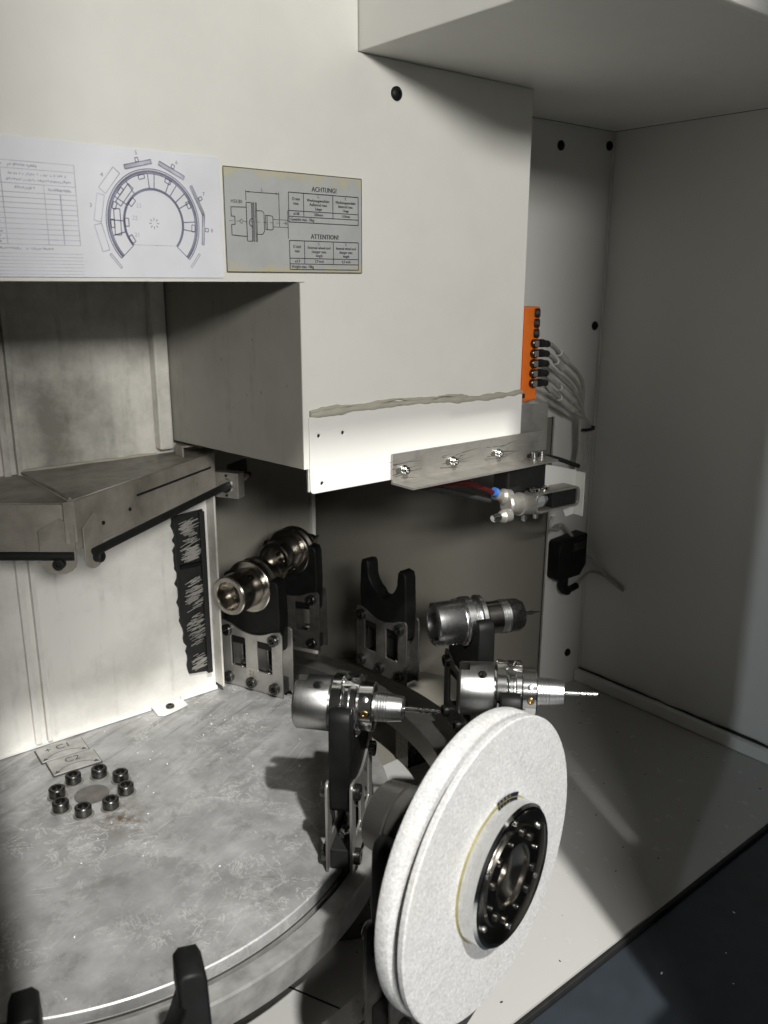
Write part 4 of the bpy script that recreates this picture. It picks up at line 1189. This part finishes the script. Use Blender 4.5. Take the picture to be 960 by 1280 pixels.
lab = ['upper grey cable with marker sleeve leaving the orange box', 'second grey cable with marker sleeve leaving the orange box', 'middle grey cable leaving the orange box', 'fourth grey cable with long curve leaving the orange box', 'lowest grey cable leaving the orange box']
for k in range(5):
    z = 0.535 + 0.138 - 0.0157 * (k + 3)
    o = thing('sensor_cable', lab[k], 'cable', (1.062, 0.905, z), 0, 'cables plugged into the orange box')
    dz = z
    obj('plug', tube([(0.004, -0.001, 0.0), (0.012, 0.0, -0.0005), (0.034, 0.008, -0.003)], 0.0062, 12, 4, radii=lambda t: 0.0066 if t < 0.55 else 0.0056), M['rubber'], o, smooth=40)
    e = 0.0065 * (k - 2)
    pts = [(0.034, 0.008, -0.003), (0.060, 0.018, -0.008 - 0.003 * k), (0.135 + e * 0.3 - 0.012 * k, 0.05, -0.035 + 0.004 * k), (0.232 - 0.006 * k, 0.085, 0.515 - dz + 0.012 * (2 - k)), (0.262 + e, 0.097, 0.455 - dz), (0.268 + e, 0.100, 0.405 - dz), (0.250 + e, 0.098, 0.345 - dz), (0.205 + e, 0.085, 0.320 - dz)]
    obj('cord', tube(pts, 0.0038, 8, 8), M['cable'], o, smooth=60)
    if k in (0, 1, 3, 4):
        pth = smooth_path(pts, 8)
        i0 = {0: 13, 1: 13, 3: 19, 4: 20}[k]
        obj('marker_sleeve', tube([pth[i0 + q] for q in (0, 2, 4)], 0.0062, 8, 3), M['sleeve'], o, smooth=50)
ct = thing('cable_tie', 'black tie round the bundle of grey cables', 'cable tie', (1.330, 1.003, 0.447))
b = bmesh.new(); add_lathe(b, [(-0.003, 0.0185), (-0.003, 0.0200), (0.003, 0.0200), (0.003, 0.0185), (-0.003, 0.0185)], 24, Matrix.Diagonal((1, 0.5, 1, 1)) @ ZUP, close=False)
obj('strap', b, M['rubber'], ct, smooth=40)
obj('head', box(0.015, 0.024, -0.004, 0.004, -0.004, 0.004, 0.0008), M['rubber'], ct)

# black switch on the back wall
sw = thing('wall_switch', 'black proximity switch box on the back wall with angled plug', 'switch', (1.333, 1.0445, 0.14))
me = curve_mesh([[(-0.045, 0.006), (-0.040, 0.0), (0.024, 0.0), (0.042, 0.020), (0.042, 0.084), (0.038, 0.088), (-0.040, 0.082), (-0.045, 0.076)]], 0.030, 0.002); me.transform(T(0, -0.0155, 0) @ STAND)
obj('case', me, M['black'], sw)
obj('rating_mark', box(-0.004, 0.034, -0.0312, -0.0307, 0.056, 0.072), M['oxide'], sw)
obj('plug', tube([(-0.010, -0.016, 0.002), (-0.010, -0.016, -0.022), (0.004, -0.017, -0.032), (0.032, -0.018, -0.028)], 0.0105, 12, 5, radii=lambda t: 0.0105 if t < 0.7 else 0.007), M['black'], sw, smooth=50)
sc1 = thing('switch_cable', 'thin grey cable drooping from the black wall switch', 'cable', (1.365, 1.026, 0.112))
obj('cord', tube([(0, 0, 0), (0.02, 0.0, 0.014), (0.040, -0.008, 0.024), (0.0435, -0.04, 0.020), (0.0435, -0.083, 0.004)], 0.0032, 8), M['cable'], sc1, smooth=60)
sc2 = thing('sensor_cable_loose', 'thin grey cable hanging from the gripper to the right wall', 'cable', (1.10, 0.885, 0.34))
obj('cord', tube([(0, 0, 0.0), (0.03, 0.03, -0.035), (0.14, 0.10, -0.075), (0.200, 0.135, -0.085), (0.272, 0.135, -0.152), (0.3085, 0.100, -0.208), (0.3085, 0.058, -0.226)], 0.0032, 8), M['cable'], sc2, smooth=60)

# grinding dust and chips lying on the sill and the floor
for nm, (x0, x1, y0, y1, z), n_, lbl, mm in (('sill_chips', (0.45, 1.1, 0.25, 0.50, -0.1232), 12, 'tiny pale grinding chips scattered on the dark sill', 'plate'),
                                        ('floor_chips', (0.40, 1.35, 0.54, 1.0, -0.1198), 60, 'tiny dark grinding chips scattered on the pale floor sheet', 'rubber')):
    b = bmesh.new()
    for k in range(n_):
        sz = random.uniform(0.0006, 0.0017)
        add_box(b, -sz, sz, -sz * 0.5, sz * 0.5, 0, sz * 0.5, 0, T(random.uniform(x0, x1), random.uniform(y0, y1), z) @ Matrix.Rotation(random.uniform(0, PI), 4, 'Z'))
    tag(obj(nm, b, M[mm]), lbl, 'chips', None, 'stuff')

sm_ = obj('seam', box(-0.0011, 0.0011, -0.09, 0.09, -0.0002, 0.0004), M['rubber'], fl, (0.45, 0.745, -0.1198), (0, 0, rad(24)))
